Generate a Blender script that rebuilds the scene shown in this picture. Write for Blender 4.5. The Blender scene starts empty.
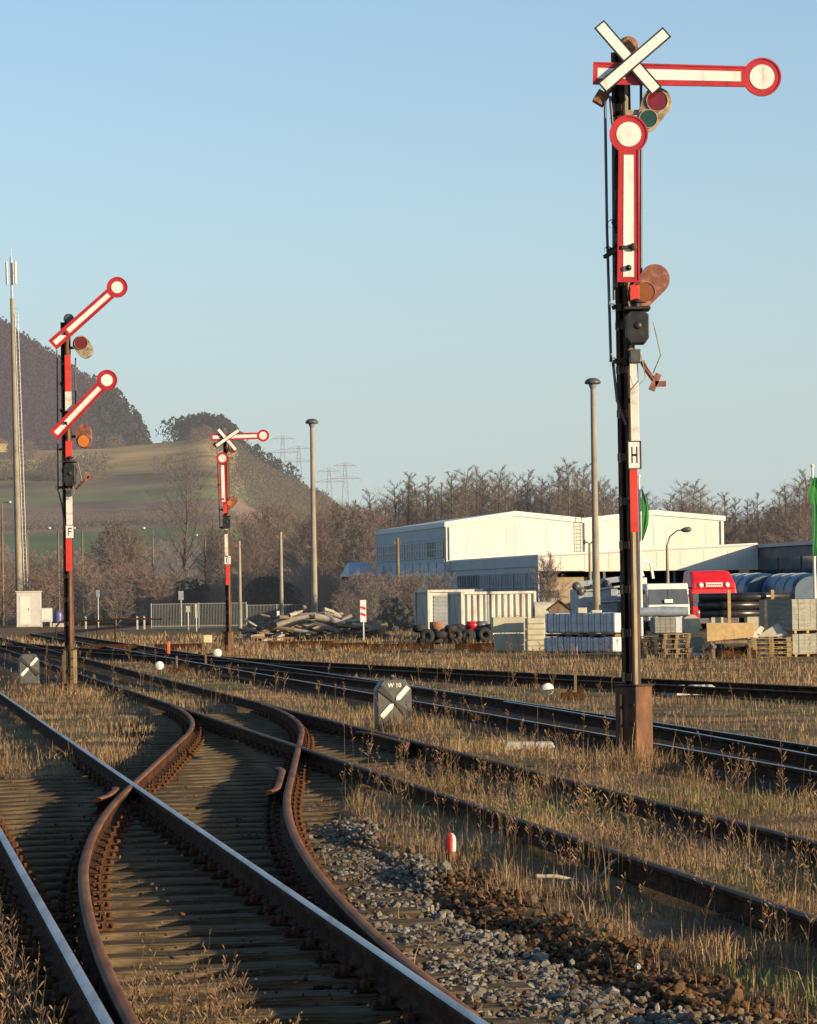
import bpy, math, random
import numpy as np
from mathutils import Matrix, Vector
random.seed(7); rng = np.random.default_rng(7)
SC = bpy.context.scene; COL = SC.collection
R = math.radians
# ------------------------------------------------------------------ camera
F = 3000.0; CAMZ = 1.92; ROLL = R(0.9); PITCH = math.atan(85/F)
CM = Matrix.Rotation(math.pi/2+PITCH, 3, 'X') @ Matrix.Rotation(-ROLL, 3, 'Z')
cam = bpy.data.cameras.new('camera'); cam.sensor_width = 36; cam.lens = F*36/1024
cam.clip_end = 6000; cam.clip_start = 0.5
co = bpy.data.objects.new('camera', cam); COL.objects.link(co)
co.matrix_world = Matrix.Translation((0, 0, CAMZ)) @ CM.to_4x4(); SC.camera = co
def at(px, py, Y):
    d = CM @ Vector(((px-408.5)/F, (512-py)/F, -1)); return Vector((0, 0, CAMZ)) + d*(Y/d.y)
def gnd(px, Y, z=0.0):
    p = at(px, 600, Y); return Vector((p.x, Y, z))
# ------------------------------------------------------------------ light
SUN_AZ, SUN_EL = R(57), R(11.5)
sd = Vector((math.sin(SUN_AZ)*math.cos(SUN_EL), -math.cos(SUN_AZ)*math.cos(SUN_EL), math.sin(SUN_EL)))
sl = bpy.data.lights.new('sun', 'SUN'); sl.energy = 8.0; sl.angle = R(0.5); sl.color = (1, .77, .48)
so = bpy.data.objects.new('sun', sl); COL.objects.link(so); so.rotation_euler = sd.to_track_quat('Z', 'Y').to_euler()
w = bpy.data.worlds.new('World'); SC.world = w; w.use_nodes = True
nt = w.node_tree; bg = nt.nodes['Background']
sky = nt.nodes.new('ShaderNodeTexSky'); sky.sky_type = 'NISHITA'; sky.sun_disc = False
sky.sun_elevation = SUN_EL; sky.sun_rotation = math.pi - SUN_AZ
sky.air_density = 1.0; sky.dust_density = 0.7; sky.ozone_density = 3.0
nt.links.new(sky.outputs[0], bg.inputs[0]); bg.inputs[1].default_value = 0.215
# winter haze lying along the horizon, thinning out upwards
hz = nt.nodes.new('ShaderNodeBackground'); hz.inputs[0].default_value = (.545, .625, .635, 1); hz.inputs[1].default_value = 1.0
tcw = nt.nodes.new('ShaderNodeTexCoord'); sxw = nt.nodes.new('ShaderNodeSeparateXYZ'); nt.links.new(tcw.outputs['Generated'], sxw.inputs[0])
rw_ = nt.nodes.new('ShaderNodeValToRGB'); ew = rw_.color_ramp.elements; ew[0].position = 0; ew[0].color = (.92,)*3+(1,); ew[1].position = .34; ew[1].color = (0, 0, 0, 1)
for p_, v_ in ((.055, .80), (.12, .46), (.20, .24)): x_ = ew.new(p_); x_.color = (v_, v_, v_, 1)
nt.links.new(sxw.outputs['Z'], rw_.inputs[0]); mw_ = nt.nodes.new('ShaderNodeMixShader')
nt.links.new(rw_.outputs[0], mw_.inputs[0]); nt.links.new(bg.outputs[0], mw_.inputs[1]); nt.links.new(hz.outputs[0], mw_.inputs[2]); nt.links.new(mw_.outputs[0], nt.nodes['World Output'].inputs[0])
SC.view_settings.view_transform = 'Standard'; SC.view_settings.look = 'None'
SC.view_settings.exposure = 0; SC.view_settings.gamma = 1
SC.render.engine = 'CYCLES'
# ------------------------------------------------------------------ materials
def mat(name, cols, rough=.8, metal=0, scale=6, detail=6, bump=0, bscale=None, hazecol=(.37, .37, .38), island=0, dist=None, spec=.5, stretch=None, transl=0, contrast=(.32, .68), haze=0, soft=0):
    """cols: one colour or a list blended by noise; island: amount of per-piece variation"""
    m = bpy.data.materials.new(name); m.use_nodes = True
    n = m.node_tree.nodes; l = m.node_tree.links; b = n['Principled BSDF']
    b.inputs['Roughness'].default_value = rough; b.inputs['Metallic'].default_value = metal
    b.inputs['Specular IOR Level'].default_value = spec
    if not isinstance(cols[0], (tuple, list)): cols = [cols, tuple(c*.78 for c in cols)]
    tc = n.new('ShaderNodeTexCoord'); mp = n.new('ShaderNodeMapping')
    l.new(tc.outputs['Object'], mp.inputs['Vector'])
    if stretch: mp.inputs['Scale'].default_value = stretch
    nz = n.new('ShaderNodeTexNoise'); nz.inputs['Scale'].default_value = scale; nz.inputs['Detail'].default_value = detail
    nz.inputs['Roughness'].default_value = .62
    l.new(mp.outputs[0], nz.inputs['Vector'])
    rp = n.new('ShaderNodeValToRGB'); e = rp.color_ramp.elements
    k = len(cols); e[0].position = contrast[0]; e[0].color = (*cols[0], 1); e[1].position = contrast[1]; e[1].color = (*cols[-1], 1)
    for i in range(1, k-1):
        x = e.new(contrast[0]+(contrast[1]-contrast[0])*i/(k-1)); x.color = (*cols[i], 1)
    fac = nz.outputs['Fac']
    if island:
        g = n.new('ShaderNodeNewGeometry'); mx = n.new('ShaderNodeMix'); mx.data_type = 'FLOAT'
        mx.inputs[0].default_value = island
        l.new(nz.outputs['Fac'], mx.inputs[2])
        mr = n.new('ShaderNodeMapRange'); mr.inputs[3].default_value = contrast[0]-.02; mr.inputs[4].default_value = contrast[1]+.02
        l.new(g.outputs['Random Per Island'], mr.inputs[0]); l.new(mr.outputs[0], mx.inputs[3]); fac = mx.outputs[0]
    l.new(fac, rp.inputs[0]); l.new(rp.outputs[0], b.inputs['Base Color'])
    if bump:
        nb = n.new('ShaderNodeTexNoise'); nb.inputs['Scale'].default_value = bscale or scale*4; nb.inputs['Detail'].default_value = 5
        l.new(mp.outputs[0], nb.inputs['Vector'])
        bp = n.new('ShaderNodeBump'); bp.inputs['Strength'].default_value = bump; bp.inputs['Distance'].default_value = dist or .02
        l.new(nb.outputs['Fac'], bp.inputs['Height']); l.new(bp.outputs[0], b.inputs['Normal'])
    if soft:
        # crowns of a far wood catch the light as one soft mass: bend the leaf normals towards the open sky
        gn = n.new('ShaderNodeNewGeometry'); mv = n.new('ShaderNodeMix'); mv.data_type = 'VECTOR'; mv.inputs[0].default_value = soft; mv.inputs[5].default_value = (.45, -.55, .7)
        l.new(gn.outputs['Normal'], mv.inputs[4]); l.new(mv.outputs[1], b.inputs['Normal'])
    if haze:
        # winter haze painted in as an even glow mixed into the far material
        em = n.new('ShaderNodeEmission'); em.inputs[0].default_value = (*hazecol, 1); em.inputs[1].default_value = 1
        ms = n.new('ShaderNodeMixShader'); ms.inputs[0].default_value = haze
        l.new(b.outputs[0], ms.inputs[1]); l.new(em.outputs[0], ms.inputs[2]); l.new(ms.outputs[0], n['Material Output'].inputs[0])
    if transl:
        tr = n.new('ShaderNodeBsdfTranslucent'); ms = n.new('ShaderNodeMixShader'); ms.inputs[0].default_value = transl
        l.new(rp.outputs[0], tr.inputs[0]); l.new(b.outputs[0], ms.inputs[1]); l.new(tr.outputs[0], ms.inputs[2])
        l.new(ms.outputs[0], n['Material Output'].inputs[0])
    return m
M = {}
M['red'] = mat('red_enamel', [(.22, .012, .014), (.36, .012, .018), (.42, .016, .02), (.46, .03, .03)], .5, scale=5, detail=9, bump=.05, bscale=20, stretch=(1, 1, .5), contrast=(.24, .72))
M['redboard'] = mat('bright_red_paint', [(.40, .03, .02), (.56, .035, .02), (.60, .045, .028)], .5, scale=5, detail=9, contrast=(.25, .6))
M['white'] = mat('white_enamel', [(.42, .37, .29), (.64, .62, .56), (.72, .70, .64), (.74, .72, .67)], .45, scale=5, detail=10, stretch=(1.5, 1, .6), contrast=(.29, .60))
M['whitedirty'] = mat('weathered_white_paint', [(.36, .32, .25), (.62, .60, .53), (.68, .66, .59)], .5, scale=7)
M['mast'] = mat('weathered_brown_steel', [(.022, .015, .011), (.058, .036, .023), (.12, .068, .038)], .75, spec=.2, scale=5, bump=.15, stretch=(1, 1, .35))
M['mastlit'] = mat('mast_sunlit_tan', [(.12, .10, .07), (.22, .18, .12), (.30, .25, .17)], .6, scale=5, stretch=(1, 1, .3))  # sunlit tone of the mast steel, painted into the colour
M['rustbox'] = mat('rusted_box_paint', [(.04, .02, .012), (.12, .050, .020), (.22, .092, .034)], .75, scale=4, bump=.2, stretch=(1, 1, .4))
M['khaki'] = mat('khaki_box_paint', [(.10, .075, .03), (.19, .14, .06), (.24, .19, .09)], .6, scale=4)
M['black'] = mat('black_lantern_paint', [(.006, .006, .007), (.02, .018, .016), (.05, .035, .022)], .5, scale=8, contrast=(.4, .75))
M['rust'] = mat('flaking_rust', [(.10, .04, .022), (.24, .10, .045), (.36, .20, .12)], .8, scale=18, bump=.2)
M['spect'] = mat('spectacle_plate_paint', [(.14, .10, .06), (.30, .24, .15), (.42, .36, .26)], .6, scale=12)
M['spectred'] = mat('spectacle_red_brown_paint', [(.10, .035, .025), (.22, .075, .05), (.40, .26, .20)], .6, scale=9, contrast=(.3, .75))
M['glassred'] = mat('red_signal_glass', [(.10, .006, .012), (.20, .015, .02)], .12, scale=3)
M['glassgreen'] = mat('green_signal_glass', [(.010, .04, .03), (.02, .07, .05)], .12, scale=3)
M['glassorange'] = mat('orange_signal_glass', [(.40, .10, .012), (.60, .18, .02)], .15, scale=3)
M['glassbrown'] = mat('brown_signal_glass', [(.16, .05, .01), (.28, .09, .02)], .2, scale=3)
M['yellowconc'] = mat('pale_painted_concrete', [(.45, .38, .22), (.7, .62, .38)], .8, scale=12)
M['railtop'] = mat('polished_rail_head', [(.12, .10, .09), (.31, .295, .29), (.40, .39, .385)], .36, .85, scale=3, stretch=(3, .15, 1))
M['railrust'] = mat('rusty_rail_steel', [(.018, .009, .005), (.046, .021, .010), (.09, .040, .019)], .9, 0, scale=5, bump=.2, spec=.08)
M['railtopr'] = mat('rust_brown_rail_head', [(.10, .043, .020), (.17, .077, .037), (.22, .11, .056)], .75, 0, spec=.12, scale=4, stretch=(2, .3, 1))
M['railtopd'] = mat('dull_rail_head', [(.07, .042, .026), (.14, .096, .068)], .7, .0, spec=.15, scale=4, stretch=(2, .2, 1))
M['sleeper'] = mat('weathered_sleeper_wood', [(.020, .015, .009), (.085, .062, .036), (.245, .18, .105)], .95, spec=.08, scale=5, bump=.7, bscale=22, stretch=(.5, 6, 6), island=.25)
M['plate'] = mat('rusty_rail_plate', [(.028, .013, .008), (.075, .033, .016), (.13, .062, .03)], .9, spec=.1, scale=20)
M['stone'] = mat('grey_ballast_stone', [(.10, .052, .024), (.10, .082, .060), (.155, .138, .112), (.24, .222, .188)], .95, spec=.2, scale=3, island=.8, contrast=(.25, .7))
M['stoneb'] = mat('brown_ballast_stone', [(.030, .016, .008), (.070, .036, .016), (.12, .066, .030), (.17, .115, .065)], .95, spec=.2, scale=3, island=.8)
M['stoned'] = mat('shadow_dark_bed_stone', [(.012, .008, .005), (.030, .020, .011), (.055, .037, .021), (.10, .075, .048)], .95, scale=3, island=.8, spec=.1)  # shadow in the gaps between sleepers put into the stone colour
M['grass'] = mat('dry_grass', [(.095, .055, .027), (.22, .140, .070), (.37, .25, .132), (.52, .39, .215)], .85, spec=.15, scale=.55, detail=8, island=.45, transl=.2)
M['grassg'] = mat('green_grass', [(.06, .085, .02), (.12, .16, .035), (.22, .22, .08)], .75, scale=.3, island=.6, transl=.25)
M['weed'] = mat('dead_weed_stalk', [(.085, .046, .024), (.19, .112, .056), (.32, .215, .115)], .8, scale=.4, island=.7, transl=.15)
M['concrete'] = mat('grey_concrete', [(.26, .245, .215), (.40, .385, .34), (.46, .44, .39)], .85, scale=3, bump=.1)
M['polec'] = mat('concrete_lamp_post', [(.18, .155, .115), (.26, .225, .17), (.31, .27, .21)], .85, scale=3, stretch=(1, 1, .3))
M['lamp'] = mat('grey_lamp_metal', [(.05, .052, .055), (.10, .10, .10)], .45, scale=5)
M['wood'] = mat('pole_wood', [(.11, .075, .045), (.22, .155, .095)], .85, scale=4, stretch=(1, 1, .2))
M['galv'] = mat('galvanised_steel', [(.33, .33, .33), (.48, .48, .47)], .45, .5, scale=6)
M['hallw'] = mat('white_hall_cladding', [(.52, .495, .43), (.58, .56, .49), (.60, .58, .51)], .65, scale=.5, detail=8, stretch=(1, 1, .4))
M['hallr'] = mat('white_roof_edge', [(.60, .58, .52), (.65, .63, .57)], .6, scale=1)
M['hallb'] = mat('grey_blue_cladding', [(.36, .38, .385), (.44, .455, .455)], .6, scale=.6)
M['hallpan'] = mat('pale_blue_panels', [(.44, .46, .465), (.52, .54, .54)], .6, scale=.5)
M['glass'] = mat('dark_window_glass', [(.03, .04, .05), (.08, .095, .11)], .12, scale=.8)
M['glassl'] = mat('hazy_window_glass', [(.19, .205, .215), (.27, .28, .285)], .25, scale=.6)
M['screen'] = mat('windscreen_glass', [(.045, .055, .065), (.085, .095, .105)], .12, scale=1)
M['rustwall'] = mat('dull_brown_wall', [(.10, .07, .055), (.15, .11, .085)], .9, scale=1)
M['render'] = mat('cream_render', [(.27, .21, .13), (.34, .27, .17)], .85, scale=1)
M['dark'] = mat('recess_shade', [(.015, .015, .018), (.04, .038, .038)], .9, scale=1)  # deep shade of the open shed put into the wall colour
M['darkwall'] = mat('dark_grey_cladding', [(.075, .08, .085), (.13, .13, .13)], .7, scale=.8)
M['cont'] = mat('white_container_paint', [(.30, .26, .20), (.50, .48, .42), (.55, .53, .47)], .55, scale=2, stretch=(1, 1, .3))
M['contb'] = mat('grey_blue_door_paint', [(.17, .19, .20), (.26, .28, .29)], .6, scale=2)
M['block'] = mat('pale_concrete_block', [(.38, .34, .235), (.50, .455, .33)], .88, scale=3, bump=.1)
M['film'] = mat('plastic_film_wrap', [(.34, .36, .38), (.48, .50, .52), (.55, .57, .58)], .35, scale=5, bump=.35, bscale=9)
M['paver'] = mat('stacked_grey_pavers', [(.16, .16, .135), (.225, .22, .185), (.27, .265, .225)], .9, scale=4, stretch=(1, 1, 3))
M['pallet'] = mat('pallet_wood', [(.15, .095, .045), (.28, .19, .095), (.38, .27, .14)], .85, scale=5, island=.5)
M['osb'] = mat('bare_board_wood', [(.32, .21, .09), (.46, .32, .15)], .8, scale=8)
M['pale'] = mat('pale_sheet', [(.36, .33, .26), (.50, .47, .39)], .7, scale=5)
M['pipe'] = mat('black_plastic_pipe', [(.012, .012, .013), (.03, .028, .025)], .32, scale=3)
M['truckw'] = mat('white_truck_paint', [(.48, .47, .44), (.58, .57, .54)], .4, scale=2)
M['truckr'] = mat('red_truck_paint', [(.48, .012, .02), (.58, .02, .025)], .3, scale=2)
M['blue'] = mat('dark_blue_cover', [(.015, .04, .075), (.035, .085, .14)], .32, scale=2)
M['bluegrey'] = mat('grey_blue_machine_paint', [(.17, .21, .25), (.30, .34, .38)], .5, scale=5)
M['rubber'] = mat('black_rubber', [(.012, .012, .013), (.03, .028, .026)], .85, scale=6)
M['timber'] = mat('weathered_grey_timber', [(.09, .07, .052), (.28, .24, .19), (.52, .48, .42)], .88, scale=3, island=.6)
M['green'] = mat('green_flag_cloth', [(.02, .21, .035), (.045, .31, .06)], .7, scale=2, transl=.3)
M['orange'] = mat('orange_marker_paint', [(.68, .10, .03), (.8, .16, .05)], .5, scale=5)
M['bark'] = mat('brown_bark', [(.09, .066, .05), (.16, .12, .09)], .95, scale=2, haze=.04)
M['twig'] = mat('winter_twigs', [(.10, .073, .053), (.155, .116, .086), (.205, .158, .12)], .95, scale=.12, island=.5, haze=.085)
M['twigr'] = mat('reddish_winter_twigs', [(.105, .066, .050), (.165, .108, .080), (.215, .148, .110)], .95, scale=.2, island=.5, haze=.075)
M['hedge'] = mat('dark_evergreen_leaves', [(.010, .014, .016), (.020, .026, .026), (.035, .042, .036)], .8, scale=.5, island=.6, haze=.06)
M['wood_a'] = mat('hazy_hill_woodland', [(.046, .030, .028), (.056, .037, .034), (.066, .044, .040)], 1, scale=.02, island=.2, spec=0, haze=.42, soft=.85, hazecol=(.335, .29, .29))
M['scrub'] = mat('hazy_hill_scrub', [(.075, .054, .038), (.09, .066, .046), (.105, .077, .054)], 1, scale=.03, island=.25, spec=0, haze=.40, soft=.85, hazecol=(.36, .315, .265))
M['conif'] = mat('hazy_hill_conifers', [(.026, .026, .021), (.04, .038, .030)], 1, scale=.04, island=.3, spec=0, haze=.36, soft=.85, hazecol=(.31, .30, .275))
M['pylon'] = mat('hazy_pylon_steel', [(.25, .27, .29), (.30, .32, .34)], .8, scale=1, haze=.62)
M['cabw'] = mat('white_cabinet_paint', [(.46, .44, .39), (.54, .52, .47)], .5, scale=2)
M['purple'] = mat('blue_plastic', [(.05, .05, .16), (.10, .09, .22)], .4, scale=4)
M['lettering'] = mat('black_lettering', (.012, .012, .015), .5)
M['signdark'] = mat('dark_grey_lantern_sheet', [(.030, .033, .031), (.06, .063, .058), (.10, .09, .075)], .5, scale=7)
M['fence'] = mat('pale_mesh_fence', [(.25, .255, .24), (.31, .31, .29)], .6, scale=2)
# ------------------------------------------------------------------ mesh builder
class MB:
    def __init__(s): s.v = []; s.f = []; s.m = []; s.s = []
    def add(s, vs, fs, mi=0, sm=False):
        o = len(s.v); s.v += [tuple(p) for p in vs]
        for f in fs: s.f.append(tuple(i+o for i in f)); s.m.append(mi); s.s.append(sm)
        return s
    def box(s, c, d, rz=0, mi=0, rot=None):
        c = Vector(c); mx = rot or Matrix.Rotation(rz, 3, 'Z'); x, y, z = [k/2 for k in d]
        vs = [c+mx @ Vector((a*x, b*y, e*z)) for a, b, e in ((-1,-1,-1),(1,-1,-1),(1,1,-1),(-1,1,-1),(-1,-1,1),(1,-1,1),(1,1,1),(-1,1,1))]
        return s.add(vs, [(0,3,2,1),(4,5,6,7),(0,1,5,4),(1,2,6,5),(2,3,7,6),(3,0,4,7)], mi)
    def bar(s, p0, p1, wd, ht, mi=0):
        p0, p1 = Vector(p0), Vector(p1); d = p1-p0; q = d.to_track_quat('X', 'Z').to_matrix()
        return s.box((p0+p1)/2, (d.length, wd, ht), 0, mi, q)
    def tube(s, pts, r, n=8, mi=0, caps=True, sm=True):
        pts = [Vector(p) for p in pts]; k = len(pts); rs = r if isinstance(r, (list, tuple)) else [r]*k
        vs = []; fs = []
        for i, p in enumerate(pts):
            d = (pts[min(i+1, k-1)]-pts[max(i-1, 0)]).normalized()
            up = Vector((0, 0, 1)) if abs(d.z) < .9 else Vector((0, 1, 0))
            a = d.cross(up).normalized(); b = a.cross(d)
            for j in range(n):
                t = 2*math.pi*j/n; vs.append(p+(a*math.cos(t)+b*math.sin(t))*rs[i])
        for i in range(k-1):
            for j in range(n):
                j2 = (j+1) % n; fs.append((i*n+j, i*n+j2, (i+1)*n+j2, (i+1)*n+j))
        s.add(vs, fs, mi, sm)
        if caps:
            s.add([vs[j] for j in range(n)], [tuple(range(n))[::-1]], mi); s.add([vs[(k-1)*n+j] for j in range(n)], [tuple(range(n))], mi)
        return s
    def prism(s, pts, y0, y1, mi=0, mx=None):
        """outline in x,z extruded along y"""
        n = len(pts); mx = mx or Matrix.Identity(4)
        vs = [mx @ Vector((x, y0, z)) for x, z in pts]+[mx @ Vector((x, y1, z)) for x, z in pts]
        fs = [tuple(range(n)), tuple(range(2*n-1, n-1, -1))]+[((i+1) % n, i, n+i, n+(i+1) % n) for i in range(n)]
        return s.add(vs, fs, mi)
    def lathe(s, prof, c=(0, 0, 0), n=20, mi=0, mx=None, sm=True):
        c = Vector(c); k = len(prof); mx = mx or Matrix.Identity(3)
        vs = [c+mx @ Vector((r*math.cos(2*math.pi*j/n), r*math.sin(2*math.pi*j/n), z)) for r, z in prof for j in range(n)]
        fs = [(i*n+j, i*n+(j+1) % n, (i+1)*n+(j+1) % n, (i+1)*n+j) for i in range(k-1) for j in range(n)]
        return s.add(vs, fs, mi, sm)
    def disc(s, cx, cz, r, y0, y1, n=28, mi=0, mx=None):
        return s.prism([(cx+r*math.cos(2*math.pi*i/n), cz+r*math.sin(2*math.pi*i/n)) for i in range(n)], y0, y1, mi, mx)
    def build(s, name, mats, parent=None, bevel=0, loc=None):
        me = bpy.data.meshes.new(name); me.from_pydata(s.v, [], s.f)
        for m in (mats if isinstance(mats, (list, tuple)) else [mats]): me.materials.append(m)
        me.polygons.foreach_set('material_index', s.m); me.polygons.foreach_set('use_smooth', s.s); me.update()
        o = bpy.data.objects.new(name, me); COL.objects.link(o)
        if parent: o.parent = parent
        if loc is not None: o.location = loc
        if bevel:
            b = o.modifiers.new('bevel', 'BEVEL'); b.width = bevel; b.segments = 2; b.limit_method = 'ANGLE'
        return o
def npmesh(name, V, Fq, m, Ft=None):
    me = bpy.data.meshes.new(name); nq = len(Fq); ntq = 0 if Ft is None else len(Ft)
    me.vertices.add(len(V)); me.vertices.foreach_set('co', np.asarray(V, dtype=np.float32).ravel())
    li = np.asarray(Fq, dtype=np.int32).ravel(); st = np.arange(nq)*4; tot = np.full(nq, 4)
    if ntq:
        li = np.concatenate([li, np.asarray(Ft, dtype=np.int32).ravel()]); st = np.concatenate([st, nq*4+np.arange(ntq)*3]); tot = np.concatenate([tot, np.full(ntq, 3)])
    me.loops.add(len(li)); me.loops.foreach_set('vertex_index', li)
    me.polygons.add(nq+ntq); me.polygons.foreach_set('loop_start', st.astype(np.int32)); me.polygons.foreach_set('loop_total', tot.astype(np.int32))
    me.materials.append(m); me.update(calc_edges=True); me.validate()
    return me
def link(name, me, parent=None):
    o = bpy.data.objects.new(name, me); COL.objects.link(o)
    if parent: o.parent = parent
    return o
def tag(o, label=None, cat=None, group=None, kind=None):
    if label: o['label'] = label
    if cat: o['category'] = cat
    if group: o['group'] = group
    if kind: o['kind'] = kind
    return o
def empty(name, loc, rz=0, label=None, cat=None, group=None):
    o = bpy.data.objects.new(name, None); COL.objects.link(o); o.location = loc; o.rotation_euler = (0, 0, rz); o.empty_display_size = .2
    return tag(o, label, cat, group)
def kids(o): return [c for c in COL.objects if c.parent == o]
def dup(root, loc, rz=0, sc=None, label=None, children=None):
    r = root.copy(); COL.objects.link(r); r.location = loc; r.rotation_euler = (0, 0, rz)
    if sc is not None: r.scale = sc if hasattr(sc, '__len__') else (sc,)*3
    if label: r['label'] = label
    for ch in (children if children is not None else kids(root)):
        c = ch.copy(); COL.objects.link(c); c.parent = r
    return r
# ------------------------------------------------------------------ track geometry (X across, Y away; c = X + SL*Y runs across the tracks)
SL = .179
CA, CB, CE, CF, CG, CH = 2.48, .955, 5.05, 6.575, 9.12, 10.62
def gap(Y):
    g = 0; s = .154
    if Y <= 10: return 0
    a = min(Y, 28); g += s*(a-10)**2/36
    if Y > 28: g += s*(min(Y, 39)-28)
    if Y > 39: a = min(Y, 52)-39; g += s*(a-a*a/26)
    return g
def cC(Y): return CB+gap(Y)
def cD(Y): return cC(Y)+1.513
T5 = np.polyfit([45, 52.2, 59.3, 65, 76.1, 86.4, 106, 140], [9.6, 7.0, 4.2, 1.9, -1.6, -5.1, -11.6, -20.5], 3)
def x5(Y): return float(np.polyval(T5, Y))
PROF = [(-.0625, 0), (.0625, 0), (.0625, .011), (.014, .028), (.008, .045), (.008, .098), (.033, .112), (.0345, .138), (.027, .1475), (.010, .150), (-.010, .150), (-.027, .1475), (-.0345, .138), (-.033, .112), (-.008, .098), (-.008, .045), (-.014, .028), (-.0625, .011)]
def rail(name, fx, Y0, Y1, top, label, zoff=0, step=.5, cat='rail', flare=0):
    shiny = top is M['railtop']; n = max(2, int((Y1-Y0)/step)+1); Ys = np.linspace(Y0, Y1, n); b = MB(); k = len(PROF); vs = []; fs = []; mi = []
    for i, Y in enumerate(Ys):
        x = fx(Y); dx = (fx(Y+.05)-fx(Y-.05))/.1; t = Vector((dx, 1, 0)).normalized(); nx = Vector((t.y, -t.x, 0))
        for a, z in PROF: vs.append(Vector((x, Y, .021+z+zoff))+nx*a)
    for i in range(n-1):
        for j in range(k):
            j2 = (j+1) % k; b_ = (i*k+j, i*k+j2, (i+1)*k+j2, (i+1)*k+j); fs.append(b_); mi.append(1 if (8 if shiny else 7) <= j <= (10 if shiny else 11) else 0)
    fs.append(tuple(range(k))[::-1]); mi.append(0); fs.append(tuple((n-1)*k+j for j in range(k))); mi.append(0)
    b.v = [tuple(v) for v in vs]; b.f = fs; b.m = mi; b.s = [True if m_ == 1 else False for m_ in mi]
    o = b.build(name, [M['railrust'], top]); return tag(o, label, cat)
lin = lambda c: (lambda Y: c-SL*Y)
rail('rail', lin(CA), 9, 175, M['railtop'], 'long polished straight rail running under the frog of the curved rail')
rail('rail', lin(CB), 9, 175, M['railtop'], 'polished straight rail in the lower left corner')
opn = lambda Y: .10*max(0, min(1, 1-(Y-11)/9))
rail('rail', lambda Y: cC(Y)+opn(Y)-SL*Y, 11, 50.5, M['railtopr'], 'rusty S-curved rail that crosses the polished rail in the foreground', -.003, .35)
rail('rail', lambda Y: cD(Y)-SL*Y, 12.6, 50.5, M['railtopr'], 'rusty S-curved rail farther right, beside the grey ballast', -.004, .35)
rail('rail', lin(CE), 9, 175, M['railtopd'], 'dull straight rail right of the red and white marker stone', -.001)
rail('rail', lin(CF), 9, 175, M['railtopd'], 'dull straight rail just in front of the dark box with white bar', -.001)
rail('rail', lin(CG), 12, 175, M['railtop'], 'rail directly behind the foot of the tall signal marked H', -.002)
rail('rail', lin(CH), 12, 175, M['railtop'], 'second rail behind the foot of the tall signal marked H', -.002)
rail('rail', x5, 42, 135, M['railtopd'], 'farthest track, its near rail, curving away to the right', -.005, 1)
rail('rail', lambda Y: x5(Y)+1.58, 42, 135, M['railtopd'], 'farthest track, its far rail along the dry grass', -.005, 1)
# point connections towards the far left
def xg(Y): return CH-SL*Y - .9*max(0, min(1, (Y-52)/30))**2*1.6
rail('rail', xg, 52, 92, M['railtopd'], 'thin turnout rail joining the two rear tracks', -.006, 1)
rail('rail', lambda Y: CH-.12-.0011*max(0, 52-Y)**2-SL*Y, 21, 50, M['railtop'], 'thin shiny rail between the two rails behind the tall H signal', -.007, .6)
# check rails and wing rails beside the frogs
def flared(base, Y0, Y1, off, fl):
    def f(Y):
        e = max(0, (Y0+.7-Y)/.7, (Y-(Y1-.7))/.7); return base(Y)+off+fl*e*e
    return f
rail('check_rail', flared(lambda Y: cD(Y)-SL*Y, 27.6, 31.5, -.105, -.07), 27.6, 31.5, M['railtopr'], 'short rusty check rail with bent tip inside the right curved rail', -.008, .12, 'check rail')
rail('wing_rail', flared(lambda Y: cC(Y)-SL*Y, 27.0, 28.9, -.12, -.07), 27.0, 28.6, M['railtopr'], 'stubby rusty wing rail with flared tip left of the frog', -.010, .12, 'wing rail')
rail('check_rail', flared(lin(CF), 36, 39.6, -.105, -.1), 36, 39.6, M['railtopr'], 'short check rail near the second frog', -.008, .12, 'check rail')
# ------------------------------------------------------------------ sleepers with their rail plates
ang = math.atan(SL)
def slp_mesh(L, seed):
    r = random.Random(seed); b = MB(); n = 10
    vs = []; W = .125
    for i in range(n+1):
        x = -L/2+L*i/n; e = .012
        vs += [(x, -W+r.uniform(-e, e), -.16), (x, -W+r.uniform(-e, e), -.012), (x, -W+.02, r.uniform(-.006, .004)), (x, W-.02, r.uniform(-.006, .004)), (x, W+r.uniform(-e, e), -.012), (x, W+r.uniform(-e, e), -.16)]
    fs = [(i*6+j, i*6+j+1, (i+1)*6+j+1, (i+1)*6+j) for i in range(n) for j in range(5)]+[(0, 5, 4, 3, 2, 1), tuple(n*6+j for j in range(6))]
    b.add(vs, fs); return b
pb = MB(); pb.box((0, 0, .0135), (.33, .16, .015))
for s in (-1, 1):
    pb.box((s*.095, 0, .034), (.03, .14, .028)); pb.box((s*.075, 0, .05), (.055, .075, .016))
    pb.lathe([(.016, .055), (.016, .088), (.009, .094), (0, .094)], (s*.095, 0, 0), 6)
    pb.lathe([(.02, .02), (.02, .038), (0, .042)], (s*.145, .045, 0), 6); pb.lathe([(.02, .02), (.02, .038), (0, .042)], (s*.145, -.045, 0), 6)
plate0 = pb.build('rail_plate', M['plate']); plate_mesh = plate0.data; bpy.data.objects.remove(plate0)
YS = 11.6; idx = 0
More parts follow.
